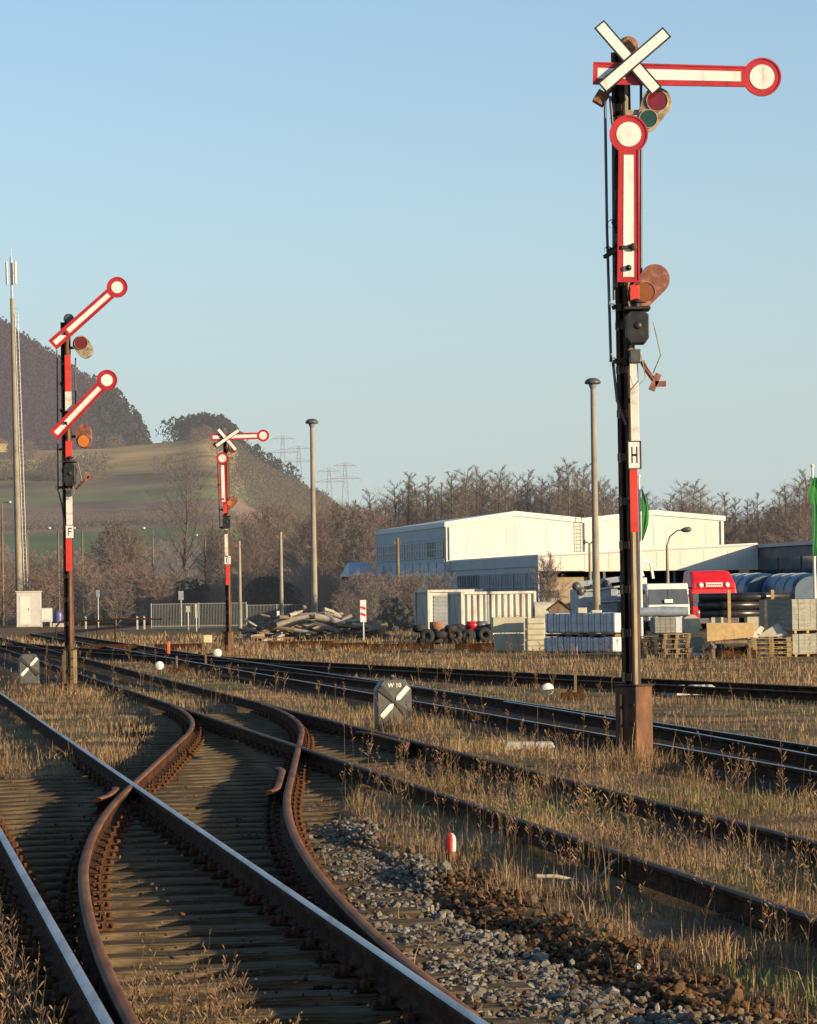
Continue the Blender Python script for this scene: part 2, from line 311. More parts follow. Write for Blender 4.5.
while YS < 51:
    if YS < 31: c0, c1 = CB-.62, max(CA+.55, cD(YS)+.6); rails = [CB, CA, cC(YS)+opn(YS), cD(YS)]; grp = 1
    else: c0, c1 = cC(YS)-.6, CF+.55; rails = [cC(YS), cD(YS), CE, CF]; grp = 2
    if abs(rails[2]-rails[0]) < .25: rails = [rails[0], rails[1], None, rails[3] if abs(rails[3]-rails[1]) > .25 else None]
    k = math.cos(ang); mid = (c0+c1)/2; L = (c1-c0)*k+random.uniform(-.12, .12)
    o = slp_mesh(L, idx).build('sleeper', M['sleeper'], bevel=0)
    X = mid-SL*YS
    # sleepers lie square to the straight track
    o.location = (X*1, YS, 0); o.rotation_euler = (random.uniform(-.006, .006), 0, ang+random.uniform(-.008, .008))
    tag(o, 'weathered wooden sleeper across the near turnout' if grp == 1 else 'old wooden sleeper across the second turnout', 'sleeper', 'sleepers of the near turnout' if grp == 1 else 'sleepers of the second turnout')
    for rc in rails:
        if rc is None: continue
        p = link('rail_plate', plate_mesh, o); p.location = ((rc-mid)*k, 0, 0)
    YS += .62*random.uniform(.97, 1.03)*k; idx += 1
# ordinary track 1 sleepers farther off
for i in range(12):
    Y = 31.3+i*.62; o = slp_mesh(2.5, 100+i).build('sleeper', M['sleeper']); o.location = ((CA+CB)/2-SL*Y, Y, -.02); o.rotation_euler = (0, 0, ang)
    tag(o, 'short wooden sleeper under the left track beyond the frog', 'sleeper', 'short sleepers of the left track')
    for rc in (-.763, .763): p = link('rail_plate', plate_mesh, o); p.location = (rc*math.cos(ang), 0, .02)
# ------------------------------------------------------------------ ground sheet
def vnoise(x, y, s=1.0):
    x = np.asarray(x)/s; y = np.asarray(y)/s
    return (np.sin(x*1.3+2.1*np.sin(y*.7))+np.sin(y*1.7+1.3*np.sin(x*.9+1))+np.sin(x*2.9+y*2.3)*.5+np.sin(x*5.1-y*3.7)*.3)/2.8
def bedw(c, Y):
    """1 on the track beds, 0 on grass"""
    c = np.asarray(c, float); Y = np.asarray(Y, float)
    gp = np.vectorize(gap)(Y); cc = CB+gp; dd = cc+1.513
    b = np.zeros_like(c)
    def band(lo, hi, soft=.25): return np.clip((c-lo)/soft+.5, 0, 1)*np.clip((hi-c)/soft+.5, 0, 1)
    t1 = band(.45, 3.0)*np.clip((35-Y)/3, 0, 1); b = np.maximum(b, t1)
    b = np.maximum(b, band(cc-.45, dd+.5)*np.clip((54-Y)/4, 0, 1))
    b = np.maximum(b, band(np.minimum(dd, 3.2), 3.7+.25*vnoise(c*0, Y, 1.5)+np.clip(Y-20, 0, 9)*.05)*np.clip((31-Y)/3, 0, 1))
    b = np.maximum(b, band(CE-.3, CF+.3)*np.clip((Y-33)/3, 0, 1)*np.clip((54-Y)/4, 0, 1))
    b = np.maximum(b, band(CG-.5, CH+.5))
    x5v = np.polyval(T5, Y)+SL*Y
    b = np.maximum(b, band(x5v-.4, x5v+2.0)*(Y > 40)*(Y < 135))
    b = np.maximum(b, band(1.0, CF+.3)*np.clip((Y-66)/8, 0, 1)*(Y < 130)*.8)
    return np.clip(b, 0, 1)
Yl = np.concatenate([np.arange(4, 40, .3), np.arange(40, 140, .8), np.geomspace(142, 3500, 50)])
cl = np.concatenate([-np.geomspace(2500, 8, 30), np.arange(-7.5, 16, .22), np.arange(16, 46, .8), np.geomspace(47, 2500, 30)])
YY, CCg = np.meshgrid(Yl, cl, indexing='ij')
XX = CCg-SL*np.minimum(YY, 180)
bw = bedw(CCg, YY)
zz = -.10*bw+(1-bw)*(.035*vnoise(XX, YY, .9)+.03*vnoise(XX+7, YY, 3.1)-.01)
near_ball = np.clip((CCg-3.0)/.4, 0, 1)*np.clip((4.95-CCg)/.4, 0, 1)*np.clip((21-YY)/4, 0, 1); zz = zz+near_ball*(.06*vnoise(XX, YY, .42)-.02)
zz = np.where(YY > 140, -.03, zz)
V = np.stack([XX, YY, zz], -1).reshape(-1, 3); ny, nc = YY.shape
ii = np.arange(ny-1)[:, None]*nc+np.arange(nc-1)[None]; Q = np.stack([ii, ii+1, ii+nc+1, ii+nc], -1).reshape(-1, 4)
gm = bpy.data.materials.new('ground_grass_and_ballast'); gm.use_nodes = True
n_, l_ = gm.node_tree.nodes, gm.node_tree.links; pb_ = n_['Principled BSDF']; pb_.inputs['Roughness'].default_value = .95; pb_.inputs['Specular IOR Level'].default_value = .15
tc = n_.new('ShaderNodeTexCoord')
def noise(scale, det=6):
    x = n_.new('ShaderNodeTexNoise'); x.inputs['Scale'].default_value = scale; x.inputs['Detail'].default_value = det; l_.new(tc.outputs['Object'], x.inputs['Vector']); return x.outputs['Fac']
def ramp(src, stops):
    r = n_.new('ShaderNodeValToRGB'); e = r.color_ramp.elements; e[0].position, e[0].color = stops[0][0], (*stops[0][1], 1); e[1].position, e[1].color = stops[-1][0], (*stops[-1][1], 1)
    for p, c in stops[1:-1]: x = e.new(p); x.color = (*c, 1)
    l_.new(src, r.inputs[0]); return r.outputs[0]
def mixc(f, a, b):
    m = n_.new('ShaderNodeMix'); m.data_type = 'RGBA'; l_.new(f, m.inputs[0]); l_.new(a, m.inputs[6]); l_.new(b, m.inputs[7]); return m.outputs[2]
g1 = ramp(noise(.9, 8), [(.3, (.055, .033, .016)), (.48, (.135, .085, .042)), (.62, (.23, .155, .078))])
g2 = ramp(noise(6, 6), [(.3, (.055, .06, .02)), (.7, (.13, .14, .045))])
gf = ramp(noise(.28, 4), [(.52, (0, 0, 0)), (.64, (.8, .8, .8))])
grasscol = mixc(gf, g1, g2)
b1 = ramp(noise(14, 8), [(.3, (.007, .005, .002)), (.5, (.022, .014, .007)), (.66, (.062, .041, .021))])  # bed gravel colour, darkened further to deepen the shadows on it
at_ = n_.new('ShaderNodeAttribute'); at_.attribute_name = 'bed'
l_.new(mixc(at_.outputs['Fac'], grasscol, b1), pb_.inputs['Base Color'])
bp = n_.new('ShaderNodeBump'); bp.inputs['Strength'].default_value = .9; bp.inputs['Distance'].default_value = .03; l_.new(noise(22, 8), bp.inputs['Height']); l_.new(bp.outputs[0], pb_.inputs['Normal'])
me = npmesh('ground', V, Q, gm); a = me.attributes.new('bed', 'FLOAT', 'POINT'); a.data.foreach_set('value', bw.ravel().astype(np.float32))
tag(link('ground', me), kind='structure')
def gz(c, Y):
    b = bedw(c, Y); X = c-SL*Y; nb = np.clip((c-3.0)/.4, 0, 1)*np.clip((4.95-c)/.4, 0, 1)*np.clip((21-Y)/4, 0, 1); return -.10*b+(1-b)*(.035*vnoise(X, Y, .9)+.03*vnoise(X+7, Y, 3.1)-.01)+nb*(.06*vnoise(X, Y, .42)-.02)
# ------------------------------------------------------------------ stones
ICO_V = []; t_ = (1+5**.5)/2
for a_, b_ in ((-1, t_), (1, t_), (-1, -t_), (1, -t_)): ICO_V += [(a_, b_, 0)]
for a_, b_ in ((-1, t_), (1, t_), (-1, -t_), (1, -t_)): ICO_V += [(0, a_, b_)]
for a_, b_ in ((t_, -1), (t_, 1), (-t_, -1), (-t_, 1)): ICO_V += [(a_, 0, b_)]
ICO_V = np.array(ICO_V, float); ICO_V /= np.linalg.norm(ICO_V[0])
ICO_F = np.array([(0,11,5),(0,5,1),(0,1,7),(0,7,10),(0,10,11),(1,5,9),(5,11,4),(11,10,2),(10,7,6),(7,1,8),(3,9,4),(3,4,2),(3,2,6),(3,6,8),(3,8,9),(4,9,5),(2,4,11),(6,2,10),(8,6,7),(9,8,1)])
def stones(name, pts, size, m, label):
    n = len(pts); s = size*np.exp(rng.normal(0, .28, n))[:, None, None]
    sc = rng.uniform(.6, 1.2, (n, 1, 3))*np.array([1, 1, .75]); v = ICO_V[None]*rng.uniform(.72, 1.2, (n, 12, 1))*sc*s
    th = rng.uniform(0, 6.28, n); c, s_ = np.cos(th)[:, None], np.sin(th)[:, None]
    ph = rng.normal(0, .6, n); c2, s2 = np.cos(ph)[:, None], np.sin(ph)[:, None]
    y2 = v[..., 1]*c2-v[..., 2]*s2; z2 = v[..., 1]*s2+v[..., 2]*c2
    x = v[..., 0]*c-y2*s_; y = v[..., 0]*s_+y2*c
    V = np.stack([x, y, z2], -1)+pts[:, None, :]
    T = (ICO_F[None]+np.arange(n)[:, None, None]*12).reshape(-1, 3)
    me = npmesh(name, V.reshape(-1, 3), np.zeros((0, 4), int), m, T); me.polygons.foreach_set('use_smooth', [False]*len(me.polygons))
    return tag(link(name, me), label, name.replace('_', ' '), kind='stuff')
def scatter(n, c0, c1, Y0, Y1, fn=None, p=1.7):
    """random (c,Y) points, denser near"""
    u = rng.uniform(0, 1, n); Y = (Y0**(1-p)+(Y1**(1-p)-Y0**(1-p))*u)**(1/(1-p)); c = rng.uniform(c0, c1, n)
    k = np.ones(n, bool) if fn is None else rng.uniform(0, 1, n) < fn(c, Y)
    return c[k], Y[k]
gapv = np.vectorize(gap)
def ballast_p(c, Y):
    d = CB+gapv(Y)+1.513; lo = np.maximum(d+.12, CA+.2); hi = 3.68+.22*vnoise(Y*0, Y, 1.1)+np.clip(Y-19, 0, 9)*.06
    return np.clip((c-lo)/.35, 0.12, 1)*(c > d+.08)*np.clip((hi-c)/.25, 0, 1)*np.clip((30-Y)/4, 0, 1)
c, Y = scatter(72000, 2.3, 4.6, 11.3, 31, ballast_p); P = np.stack([c-SL*Y, Y, gz(c, Y)+.055+rng.uniform(-.02, .04, len(c))], -1)
stones('ballast_stones', P, .0235, M['stone'], 'heap of loose grey ballast stones right of the curved rail')
def brown_p(c, Y): return np.clip(1-np.abs(c-3.8-.1*vnoise(Y*0, Y, 1.1))/.45, 0, 1)*np.clip((26-Y)/8, .0, 1)
c, Y = scatter(17000, 2.9, 4.5, 11.3, 27, brown_p); P = np.stack([c-SL*Y, Y, gz(c, Y)+rng.uniform(-.01, .05, len(c))], -1)
stones('brown_stones', P, .022, M['stoneb'], 'band of brown earthy stones along the ballast edge')
def bed_p(c, Y): return bedw(c, Y)*.9
c, Y = scatter(34000, .3, 6.8, 11.3, 52, bed_p, 1.5); P = np.stack([c-SL*Y, Y, np.full(len(c), -.078)+.028*vnoise(c*2, Y, .5)+rng.uniform(-.015, .02, len(c))], -1)
stones('track_bed_stones', P, .024, M['stoned'], 'dark small stones lying between the sleepers')
c, Y = scatter(2300, .5, 3.4, 11.3, 36, lambda c, Y: np.clip(vnoise(c*1.5, Y, .45)+.25, .08, 1), 1.5); P = np.stack([c-SL*Y, Y, .006+rng.uniform(0, .01, len(c))], -1)
stones('scattered_stones', P, .0125, M['stoneb'], 'small stones scattered on top of the sleepers')
# ------------------------------------------------------------------ grass
def blades(name, c, Y, h, wd, m, label, z=None, lean=.35, cat='grass'):
    n = len(c); X = c-SL*Y; z = gz(c, Y) if z is None else z
    h = h*np.exp(rng.normal(0, .3, n)); th = rng.uniform(0, 6.28, n); dx, dy = np.cos(th), np.sin(th)
    ln = rng.normal(0, lean, n)*h; ph = rng.uniform(0, 6.28, n); lx, ly = np.cos(ph)*ln, np.sin(ph)*ln
    w = wd*rng.uniform(.6, 1.4, n)/2
    b0 = np.stack([X-dx*w, Y-dy*w, z-.02], -1); b1 = np.stack([X+dx*w, Y+dy*w, z-.02], -1)
    m0 = np.stack([X+lx*.35-dx*w*.8, Y+ly*.35-dy*w*.8, z+h*.55], -1); m1 = np.stack([X+lx*.35+dx*w*.8, Y+ly*.35+dy*w*.8, z+h*.55], -1)
    t = np.stack([X+lx, Y+ly, z+h*np.clip(1-np.abs(ln/h)*.35, .4, 1)], -1)
    V = np.stack([b0, b1, m1, m0, t], 1).reshape(-1, 3); k = np.arange(n)[:, None]*5
    me = npmesh(name, V, k+np.array([[0, 1, 2, 3]]), m, k+np.array([[3, 2, 4]]))
    return tag(link(name, me), label, cat, kind='stuff')
def cluster(c, Y, s=.5):
    """patchiness 0..1"""
    X = c-SL*Y; return np.clip(.45+.85*vnoise(X+3, Y, s)+.4*vnoise(X, Y+5, s*.35), 0.04, 1)
def grass_p(c, Y):
    b = bedw(c, Y); p = (1-b)*cluster(c, Y, .8); d = CB+gapv(Y)+1.513
    p = np.where((c > d) & (c < 4.15) & (Y < 19), p*.25*np.clip((c-3.6)/.5, 0, 1), p)
    p = np.where((c > d) & (c < 4.0) & (Y < 30), p*np.clip((c-3.75)/.4, 0, 1), p)
    for cr in (CE, CF, CA, CB): p = np.where(np.abs(c-cr) < .07, 0, p)
    p = np.where((c > 10.9) & (c < np.polyval(T5, Y)+SL*Y-.4), p*.55, p)
    return p
def hvar(c, Y, h): return h*np.clip(.75+.55*vnoise(c-SL*Y+11, Y, 2.3)+.35*vnoise(c-SL*Y, Y+3, .7), .25, 1.6)
c, Y = scatter(170000, -3, 9.2, 11.5, 36, grass_p, 1.9); blades('dry_grass', c, Y, hvar(c, Y, .115), .0034, M['grass'], 'dry tan grass growing between the near rails', lean=.5)
c, Y = scatter(170000, -3, 9.2, 11.5, 38, grass_p, 1.8); blades('matted_grass', c, Y, hvar(c, Y, .07), .0045, M['grass'], 'matted dead grass lying flat between the near rails', lean=1.7)
c, Y = scatter(1100, 3.9, 9.0, 12, 40, lambda c, Y: grass_p(c, Y)*np.clip(vnoise(c-SL*Y, Y, .9)+.3, 0, 1), 1.8)
n_t = 26; ct = np.repeat(c, n_t)+rng.normal(0, .05, len(c)*n_t); Yt = np.repeat(Y, n_t)+rng.normal(0, .05, len(c)*n_t)
kk_ = (np.abs(ct-CE) > .07) & (np.abs(ct-CF) > .07); ct, Yt = ct[kk_], Yt[kk_]
blades('grass_tufts', ct, Yt, hvar(ct, Yt, .24), .005, M['grass'], 'straw coloured tufts standing out of the matted grass', lean=.55)
c, Y = scatter(150000, -6, 21, 34, 62, lambda c, Y: grass_p(c, Y), 1.5); blades('dry_grass', c, Y, hvar(c, Y, .125), .0062, M['grass'], 'dry tan grass around the feet of the middle signals', lean=.5)
c, Y = scatter(70000, -12, 40, 60, 112, lambda c, Y: grass_p(c, Y)*np.where(c-np.polyval(T5, Y)-SL*Y > 2, 0, 1), 1.4); blades('dry_grass', c, Y, hvar(c, Y, .11), .013, M['grass'], 'short dry grass between the rear tracks', lean=.5)
c, Y = scatter(150000, -2, 42, 52, 112, lambda c, Y: grass_p(c, Y)*np.where(c-np.polyval(T5, Y)-SL*Y > 2, 1, 0)*np.where(c-SL*Y > 2.0, np.clip((np.clip(100-(c-SL*Y-4)*2.2, 84.5, 100)-Y)/3, 0, 1), 1), 1.4); blades('dry_grass', c, Y, hvar(c, Y, .19), .013, M['grass'], 'tall dry grass strip in front of the builders yard', lean=.5)
c, Y = scatter(42000, -20, 30, 108, 165, lambda c, Y: grass_p(c, Y)*np.where(c-SL*np.minimum(Y, 180) > 0, .25, .8), 1.3); blades('dry_grass', c, Y, hvar(c, Y, .24), .028, M['grass'], 'rough dry grass on the waste ground beyond the tracks', lean=.5)
gr = lambda c, Y: np.clip(vnoise(c-SL*Y+2, Y, 1.7)*1.6-.15, 0, 1)*(1-bedw(c, Y))*(c > 4.2)
c, Y = scatter(46000, 4.2, 16, 14, 60, gr, 1.6); blades('green_grass', c, Y, .09, .012, M['grassg'], 'short green grass patches between the tracks')
cf = np.concatenate([rng.normal(8.42, .30, 900), rng.normal(3.95, .35, 500), rng.normal(12.9, .5, 400), rng.normal(7.55, .25, 300)]); Yf = np.concatenate([rng.normal(33.15, .28, 900), rng.normal(61.5, .5, 500), rng.normal(106.3, .5, 400), rng.normal(42.7, .15, 300)])
blades('grass_tufts', cf, Yf, np.where(Yf > 50, .22, .26)*np.ones(len(cf)), np.where(Yf > 90, .02, np.where(Yf > 50, .011, .006)), M['grass'], 'dry tufts grown up around the feet of the signals', lean=.45)
def stalks(name, c, Y, h, label, wd=.005, nleaf=12, lw=1.0):
    n = len(c); X = c-SL*Y; z = gz(c, Y); h = h*np.exp(rng.normal(0, .28, n)); th = rng.uniform(0, 6.28, n)
    ln = np.abs(rng.normal(0, .16, n))*h; lx, ly = np.cos(th)*ln, np.sin(th)*ln
    Vs = []; Qs = []; o = 0
    for k in range(2):
        a = th+k*math.pi/2; dx, dy = np.cos(a)*wd/2, np.sin(a)*wd/2
        f = [0, .5, 1]; rows = []
        for q in f:
            s = 1-.6*q; px, py, pz = X+lx*q*q, Y+ly*q*q, z-.02+h*q
            rows += [np.stack([px-dx*s, py-dy*s, pz], -1), np.stack([px+dx*s, py+dy*s, pz], -1)]
        Vs.append(np.stack(rows, 1).reshape(-1, 3)); kk = o+np.arange(n)[:, None]*6
        Qs += [kk+np.array([[0, 1, 3, 2]]), kk+np.array([[2, 3, 5, 4]])]; o += n*6
    for k in range(nleaf):
        q = rng.uniform(.35, 1, n)**.7; px, py, pz = X+lx*q*q, Y+ly*q*q, z+h*q
        a = rng.uniform(0, 6.28, n); L = rng.uniform(.02, .07, n)*(1.25-q)*1.5*lw; up = rng.uniform(.5, 2.2, n)*L; ww = rng.uniform(.0016, .0045, n)*lw
        ex, ey = np.cos(a)*L, np.sin(a)*L; sx, sy = -np.sin(a)*ww, np.cos(a)*ww
        rows = [np.stack([px, py, pz], -1), np.stack([px+ex*.6+sx, py+ey*.6+sy, pz+up*.6-.003], -1), np.stack([px+ex, py+ey, pz+up], -1), np.stack([px+ex*.6-sx, py+ey*.6-sy, pz+up*.6+.008], -1)]
        Vs.append(np.stack(rows, 1).reshape(-1, 3)); kk = o+np.arange(n)[:, None]*4; Qs.append(kk+np.array([[0, 1, 2, 3]])); o += n*4
    me = npmesh(name, np.concatenate(Vs), np.concatenate(Qs), M['weed'])
    return tag(link(name, me), label, 'weeds', kind='stuff')
def weed_p(c, Y):
    e = np.exp(-((c-4.85)/.35)**2)+.8*np.exp(-((c-5.6)/.5)**2)+.8*np.exp(-((c-6.95)/.4)**2)+.7*np.exp(-((c-8.3)/.45)**2)
    return np.clip(e, 0, 1)*(1-bedw(c, Y))*np.clip(.35+1.1*vnoise(c-SL*Y, Y, .6), 0, 1)*np.where((c < 4.6) & (Y < 17), .5, 1)
c, Y = scatter(4600, 4.0, 9.1, 13.5, 48, weed_p, 1.7); stalks('weeds', c, Y, .36, 'dead brown weed stalks standing along the right hand rails', .004, 14, .6)
c, Y = scatter(420, 4.0, 9.0, 13, 44, weed_p, 1.6); stalks('weeds', c, Y, .72, 'tallest dead weed stalks rising above the rails', .006, 30, .8)
c, Y = scatter(3200, -4, 34, 52, 106, lambda c, Y: grass_p(c, Y)*.5, 1.3); stalks('weeds', c, Y, .5, 'brown weeds standing in the grass behind the tracks', .012, 14, 1.7)
c, Y = scatter(1500, -1.4, .72, 11.0, 24, None, 1.8); stalks('weeds', c, Y, .3, 'dark weeds in the shade left of the first rail', .004, 10, .6)
c, Y = scatter(170, 1.15, 1.75, 11.6, 14.6, None, 1.8); stalks('weeds', c, Y, .26, 'straw coloured weeds growing on the sleepers beside the curved rail', .004, 9, .6)
c, Y = scatter(900, 2.7, 4.4, 11.4, 30, lambda c, Y: .12+.5*(c > 3.9), 1.6); blades('dry_grass', c, Y, .15, .007, M['grass'], 'sparse straw tufts poking through the stones')
# ------------------------------------------------------------------ semaphore signals
RD = math.tan(ROLL)
def arm_outline(tail, length, hw, hd, r, n=26):
    """along +x from pivot; tail behind, disc centre at length"""
    a0 = math.asin(min(.95, hd/r)); pts = [(-tail, -hw), (length-r*math.cos(a0), -hd)]
    for i in range(1, n): t = math.pi+a0+(2*math.pi-2*a0)*i/n; pts.append((length+r*math.cos(t), r*math.sin(t)))
    pts += [(length-r*math.cos(a0), hd), (-tail, hw)]; return pts
def make_arm(root, px, pz, angd, y, tail, length, wsplit, hw=.125, hd=.115, r=.215, rw=.138, sw=.060):
    mx = Matrix.Translation((px, y, pz)) @ Matrix.Rotation(-R(angd), 4, 'Y')
    b = MB(); b.prism(arm_outline(tail, length, hw, hd, r), -.012, .012, 0, mx)
    # folded rim
    o = arm_outline(tail, length, hw, hd, r); i_ = arm_outline(tail-.018, length, hw-.018, hd-.018, r-.018)
    vs = [mx @ Vector((x, -.022, z)) for x, z in o]+[mx @ Vector((x, -.022, z)) for x, z in i_]+[mx @ Vector((x, -.0125, z)) for x, z in i_]+[mx @ Vector((x, -.0125, z)) for x, z in o]; n = len(o)
    fs = []
    for k in range(n):
        j = (k+1) % n; fs += [(k, j, n+j, n+k), (n+k, n+j, 2*n+j, 2*n+k), (j, k, 3*n+k, 3*n+j)]
    b.add(vs, fs)
    arm = b.build('signal_arm', M['red'], root)
    s = MB()
    for x0, x1 in wsplit: s.prism([(x0, -sw), (x1, -sw*.92), (x1, sw*.92), (x0, sw)], -.0165, -.0145, 0, mx)
    s.build('white_stripe', M['white'], arm)
    d = MB(); d.disc(length, 0, rw, -.018, -.0145, 30, 0, mx); d.build('white_disc', M['white'], arm)
    bo = MB(); bo.lathe([(0, .045), (.03, .04), (.035, 0)], (0, 0, 0), 10, 0); 
    h = bo.build('pivot_bolt', M['black'], arm); h.matrix_local = mx @ Matrix.Translation((0, -.015, 0)) @ Matrix.Rotation(math.pi/2, 4, 'X')
    return arm
def hull2(x0, z0, r0, x1, z1, r1, n=16):
    """outline of two circles joined by tangents"""
    pts = [(x0+r0*math.cos(2*math.pi*i/40), z0+r0*math.sin(2*math.pi*i/40)) for i in range(40)]+[(x1+r1*math.cos(2*math.pi*i/40), z1+r1*math.sin(2*math.pi*i/40)) for i in range(40)]
    pts = sorted(set(pts))
    def half(ps):
        h = []
        for p in ps:
            while len(h) > 1 and (h[-1][0]-h[-2][0])*(p[1]-h[-2][1])-(h[-1][1]-h[-2][1])*(p[0]-h[-2][0]) <= 0: h.pop()
            h.append(p)
        return h
    lo = half(pts); up = half(pts[::-1]); return lo[:-1]+up[:-1]
GLY = {'H': [(-.34, 0, .14, 1), (.34, 0, .14, 1), (0, 0, .6, .14)], 'F': [(-.30, 0, .14, 1), (.06, .43, .7, .14), (.0, .04, .56, .14)],
       'E': [(-.30, 0, .14, 1), (.06, .43, .7, .14), (.0, 0, .6, .14), (.06, -.43, .7, .14)]}
def semaphore(xb, yb, Yd, letter, label, K):
    ppm = F/Yd; base = at(xb, yb, Yd); root = empty('semaphore_signal', (base.x, Yd, 0), 0, label, 'railway signal')
    zb = base.z
    def L(px, py, yy=0.0):
        p_ = at(px, py, Yd+yy); return p_.x-base.x, p_.z
    def Z(py): return L(xb, py)[1]
    top = Z(K['top'])
    # mast of two channels, corner towards the camera, with batten plates on the shaded flank
    my = K.get('yaw', -.73); rt = Matrix.Rotation(my, 3, 'Z'); b = MB(); zt = top; mw = K.get('mw', .155)
    o2 = mw/2
    for sx in (-1, 1):
        b.box(rt @ Vector((sx*o2, 0, 0))+Vector((0, 0, zt/2)), (.014, mw*.82, zt), my)
        for s in (-1, 1): b.box(rt @ Vector((sx*(o2-.026), s*mw*.41, 0))+Vector((0, 0, zt/2-.002)), (.05, .012, zt-.004), my)
    b.box(rt @ Vector((0, mw*.3, 0))+Vector((0, 0, zt/2-.01)), (mw*.8, .008, zt-.02), my)
    b.build('mast', M['mast'], root)
    k = .5; cb = MB(); cb.box(rt @ Vector((-.01, -mw*.41-.011, 0)), (mw*.9, .009, .085), my); cb.box(rt @ Vector((-.045, -mw*.41-.018, 0)), (.03, .008, .11), my, 1)
    bp0 = cb.build('batten_plate', [M['mast'], M['pallet']], root, 0, (0, 0, k))
    while k < zt-.9: k += .49; bq = link('batten_plate', bp0.data, root); bq.location = (0, 0, k)
    cc_ = MB(); cc_.box(rt @ Vector((o2+.011, -.022, 0))+Vector((0, 0, zt*.5)), (.006, mw*.36, zt*.97), my); cc_.build('mast_flank', M[K.get('flank', 'mastlit')], root)  # lit face of the channel, painted by default as a tan strip
    # base box
    bx, bz0 = L(K['box'][0], K['box'][3]); bx1, bz1 = L(K['box'][1], K['box'][2]); wb = K['box'][4]; cx = (bx+bx1)/2
    bb = MB(); bb.box((cx, .05, (max(bz0, 0)+bz1)/2), (wb, wb, bz1-max(bz0, 0)), K['box'][5])
    box = bb.build('winch_box', K['box'][6], root, .012)
    tb = MB(); tb.box((cx, .05, bz1+.012), (wb+.03, wb+.03, .022), K['box'][5]); tb.build('box_lid', M['mast'], box, .004)
    q = Matrix.Rotation(K['box'][5], 3, 'Z'); d = MB()
    for zz_ in (.25, .5, .75):
        zc = max(bz0, 0)+(bz1-max(bz0, 0))*zz_
        d = MB(); d.box(q @ Vector((wb*.3, -wb/2-.008, 0))+Vector((cx, .05, zc)), (.07, .016, .03), K['box'][5]); d.build('hinge', M['mast'], box)
    st = MB(); st.box((cx-.02, .05, max(bz0, 0)/2-.02), (wb*.8, wb*.7, max(bz0, .05)+.08), K['box'][5]); st.tube([(cx-.16, -.05, -.05), (cx-.15, -.03, bz1*.9)], .03, 8); st.build('base_stem', M['mast'], root)
    ft = MB(); fx, fz = K['foot']; fs_ = K.get('fs', 1)
    if fz is not None: ft.lathe([(.14, -.1), (.14, .06), (.10, .10), (.02, .12), (0, .12)], (fx, -.25, 0), 10); ft.lathe([(.09, -.1), (.09, .05), (.05, .09), (0, .09)], (fx+.19, -.22, 0), 10); ft.build('concrete_foot', M['yellowconc'], root)
    # mast boards
    for kind, x0, x1, y0, y1 in K['boards']:
        a, z1 = L(x0, y0, -.185); c_, z0 = L(x1, y1, -.185); bo = MB(); wx = c_-a
        bo.box(((a+c_)/2, -.185, (z0+z1)/2), (wx, .014, z1-z0)); bo.box(((a+c_)/2, -.13, (z0+z1)/2), (.03, .095, .05))
        if kind == 'letter':
            o = bo.build('letter_plate', M['white'], root); g = MB(); hh = (z1-z0)*.62; w_ = wx*.62; cx_, cz_ = (a+c_)/2, (z0+z1)/2
            for gx, gz_, gw, gh in GLY[letter]: g.box((cx_+gx*w_, -.194, cz_+gz_*hh), (gw*w_*1.05, .003, gh*hh))
            g.build('letter', M['lettering'], o)
            fr = MB()
            for s in (-1, 1): fr.box(((a+c_)/2+s*(wx/2+.006), -.187, (z0+z1)/2), (.011, .022, z1-z0+.022)); fr.box(((a+c_)/2, -.187, (z0+z1)/2+s*((z1-z0)/2+.006)), (wx, .021, .011))
            fr.build('plate_rim', M['mast'], o)
        else: bo.build('mast_board', M['redboard'] if kind == 'red' else M['whitedirty'], root, .003)
    # arms
    for (px, py, angd, y, tail, length, split) in K['arms']:
        x, z = L(px, py, y); make_arm(root, x, z, angd, y, tail, length, split, rw=K.get('rw', .138), sw=K.get('sw', .06))
        ax = MB(); ax.tube([(x, y+.012, z), (x, .12, z)], .028, 8); ax.box((x*.5, -.05, z), (abs(x)+.10, .10, .09)); ax.build('arm_bracket', M['mast'], root)
    if 'clamp' in K:
        p = L(*K['clamp'], -.29); cl_ = MB(); cl_.box((p[0], -.29, p[1]), (.16, .02, .035)); cl_.lathe([(0, .03), (.035, .025), (.045, 0)], (p[0]+.05, -.295, p[1]), 10, 0, Matrix.Rotation(math.pi/2, 3, 'X')); cl_.bar((p[0]-.08, -.28, p[1]), (p[0]-.26, -.05, p[1]-.08), .03, .04); cl_.build('arm_clamp', M['mast'], root)
    # cross board
    if 'cross' in K:
        cb = MB(); wb_ = MB()
        for j, (x0, y0, x1, y1) in enumerate(K['cross']):
            a = Vector((*L(x0, y0, -.34),)); c_ = Vector((*L(x1, y1, -.34),)); d_ = (c_-a); ll = d_.length; an = math.atan2(d_.y, d_.x); mid = (a+c_)/2
            mx = Matrix.Translation((mid.x, -.335-.012*j, mid.y)) @ Matrix.Rotation(-an, 4, 'Y'); h = .072
            cb.prism([(-ll/2, -h), (ll/2, -h), (ll/2, h), (-ll/2, h)], -.005, .005, 0, mx)
            h = .053; wb_.prism([(-ll/2+.018, -h), (ll/2-.018, -h), (ll/2-.018, h), (-ll/2+.018, h)], -.0085, -.0052, 0, mx)
        x = cb.build('cross_board', M['lettering'], root); wb_.build('white_face', M['white'], x)
        s = MB(); s.bar((mid.x, -.32, mid.y), (mid.x*.6, -.05, mid.y-.08), .05, .05); s.build('cross_bracket', M['spect'], root)
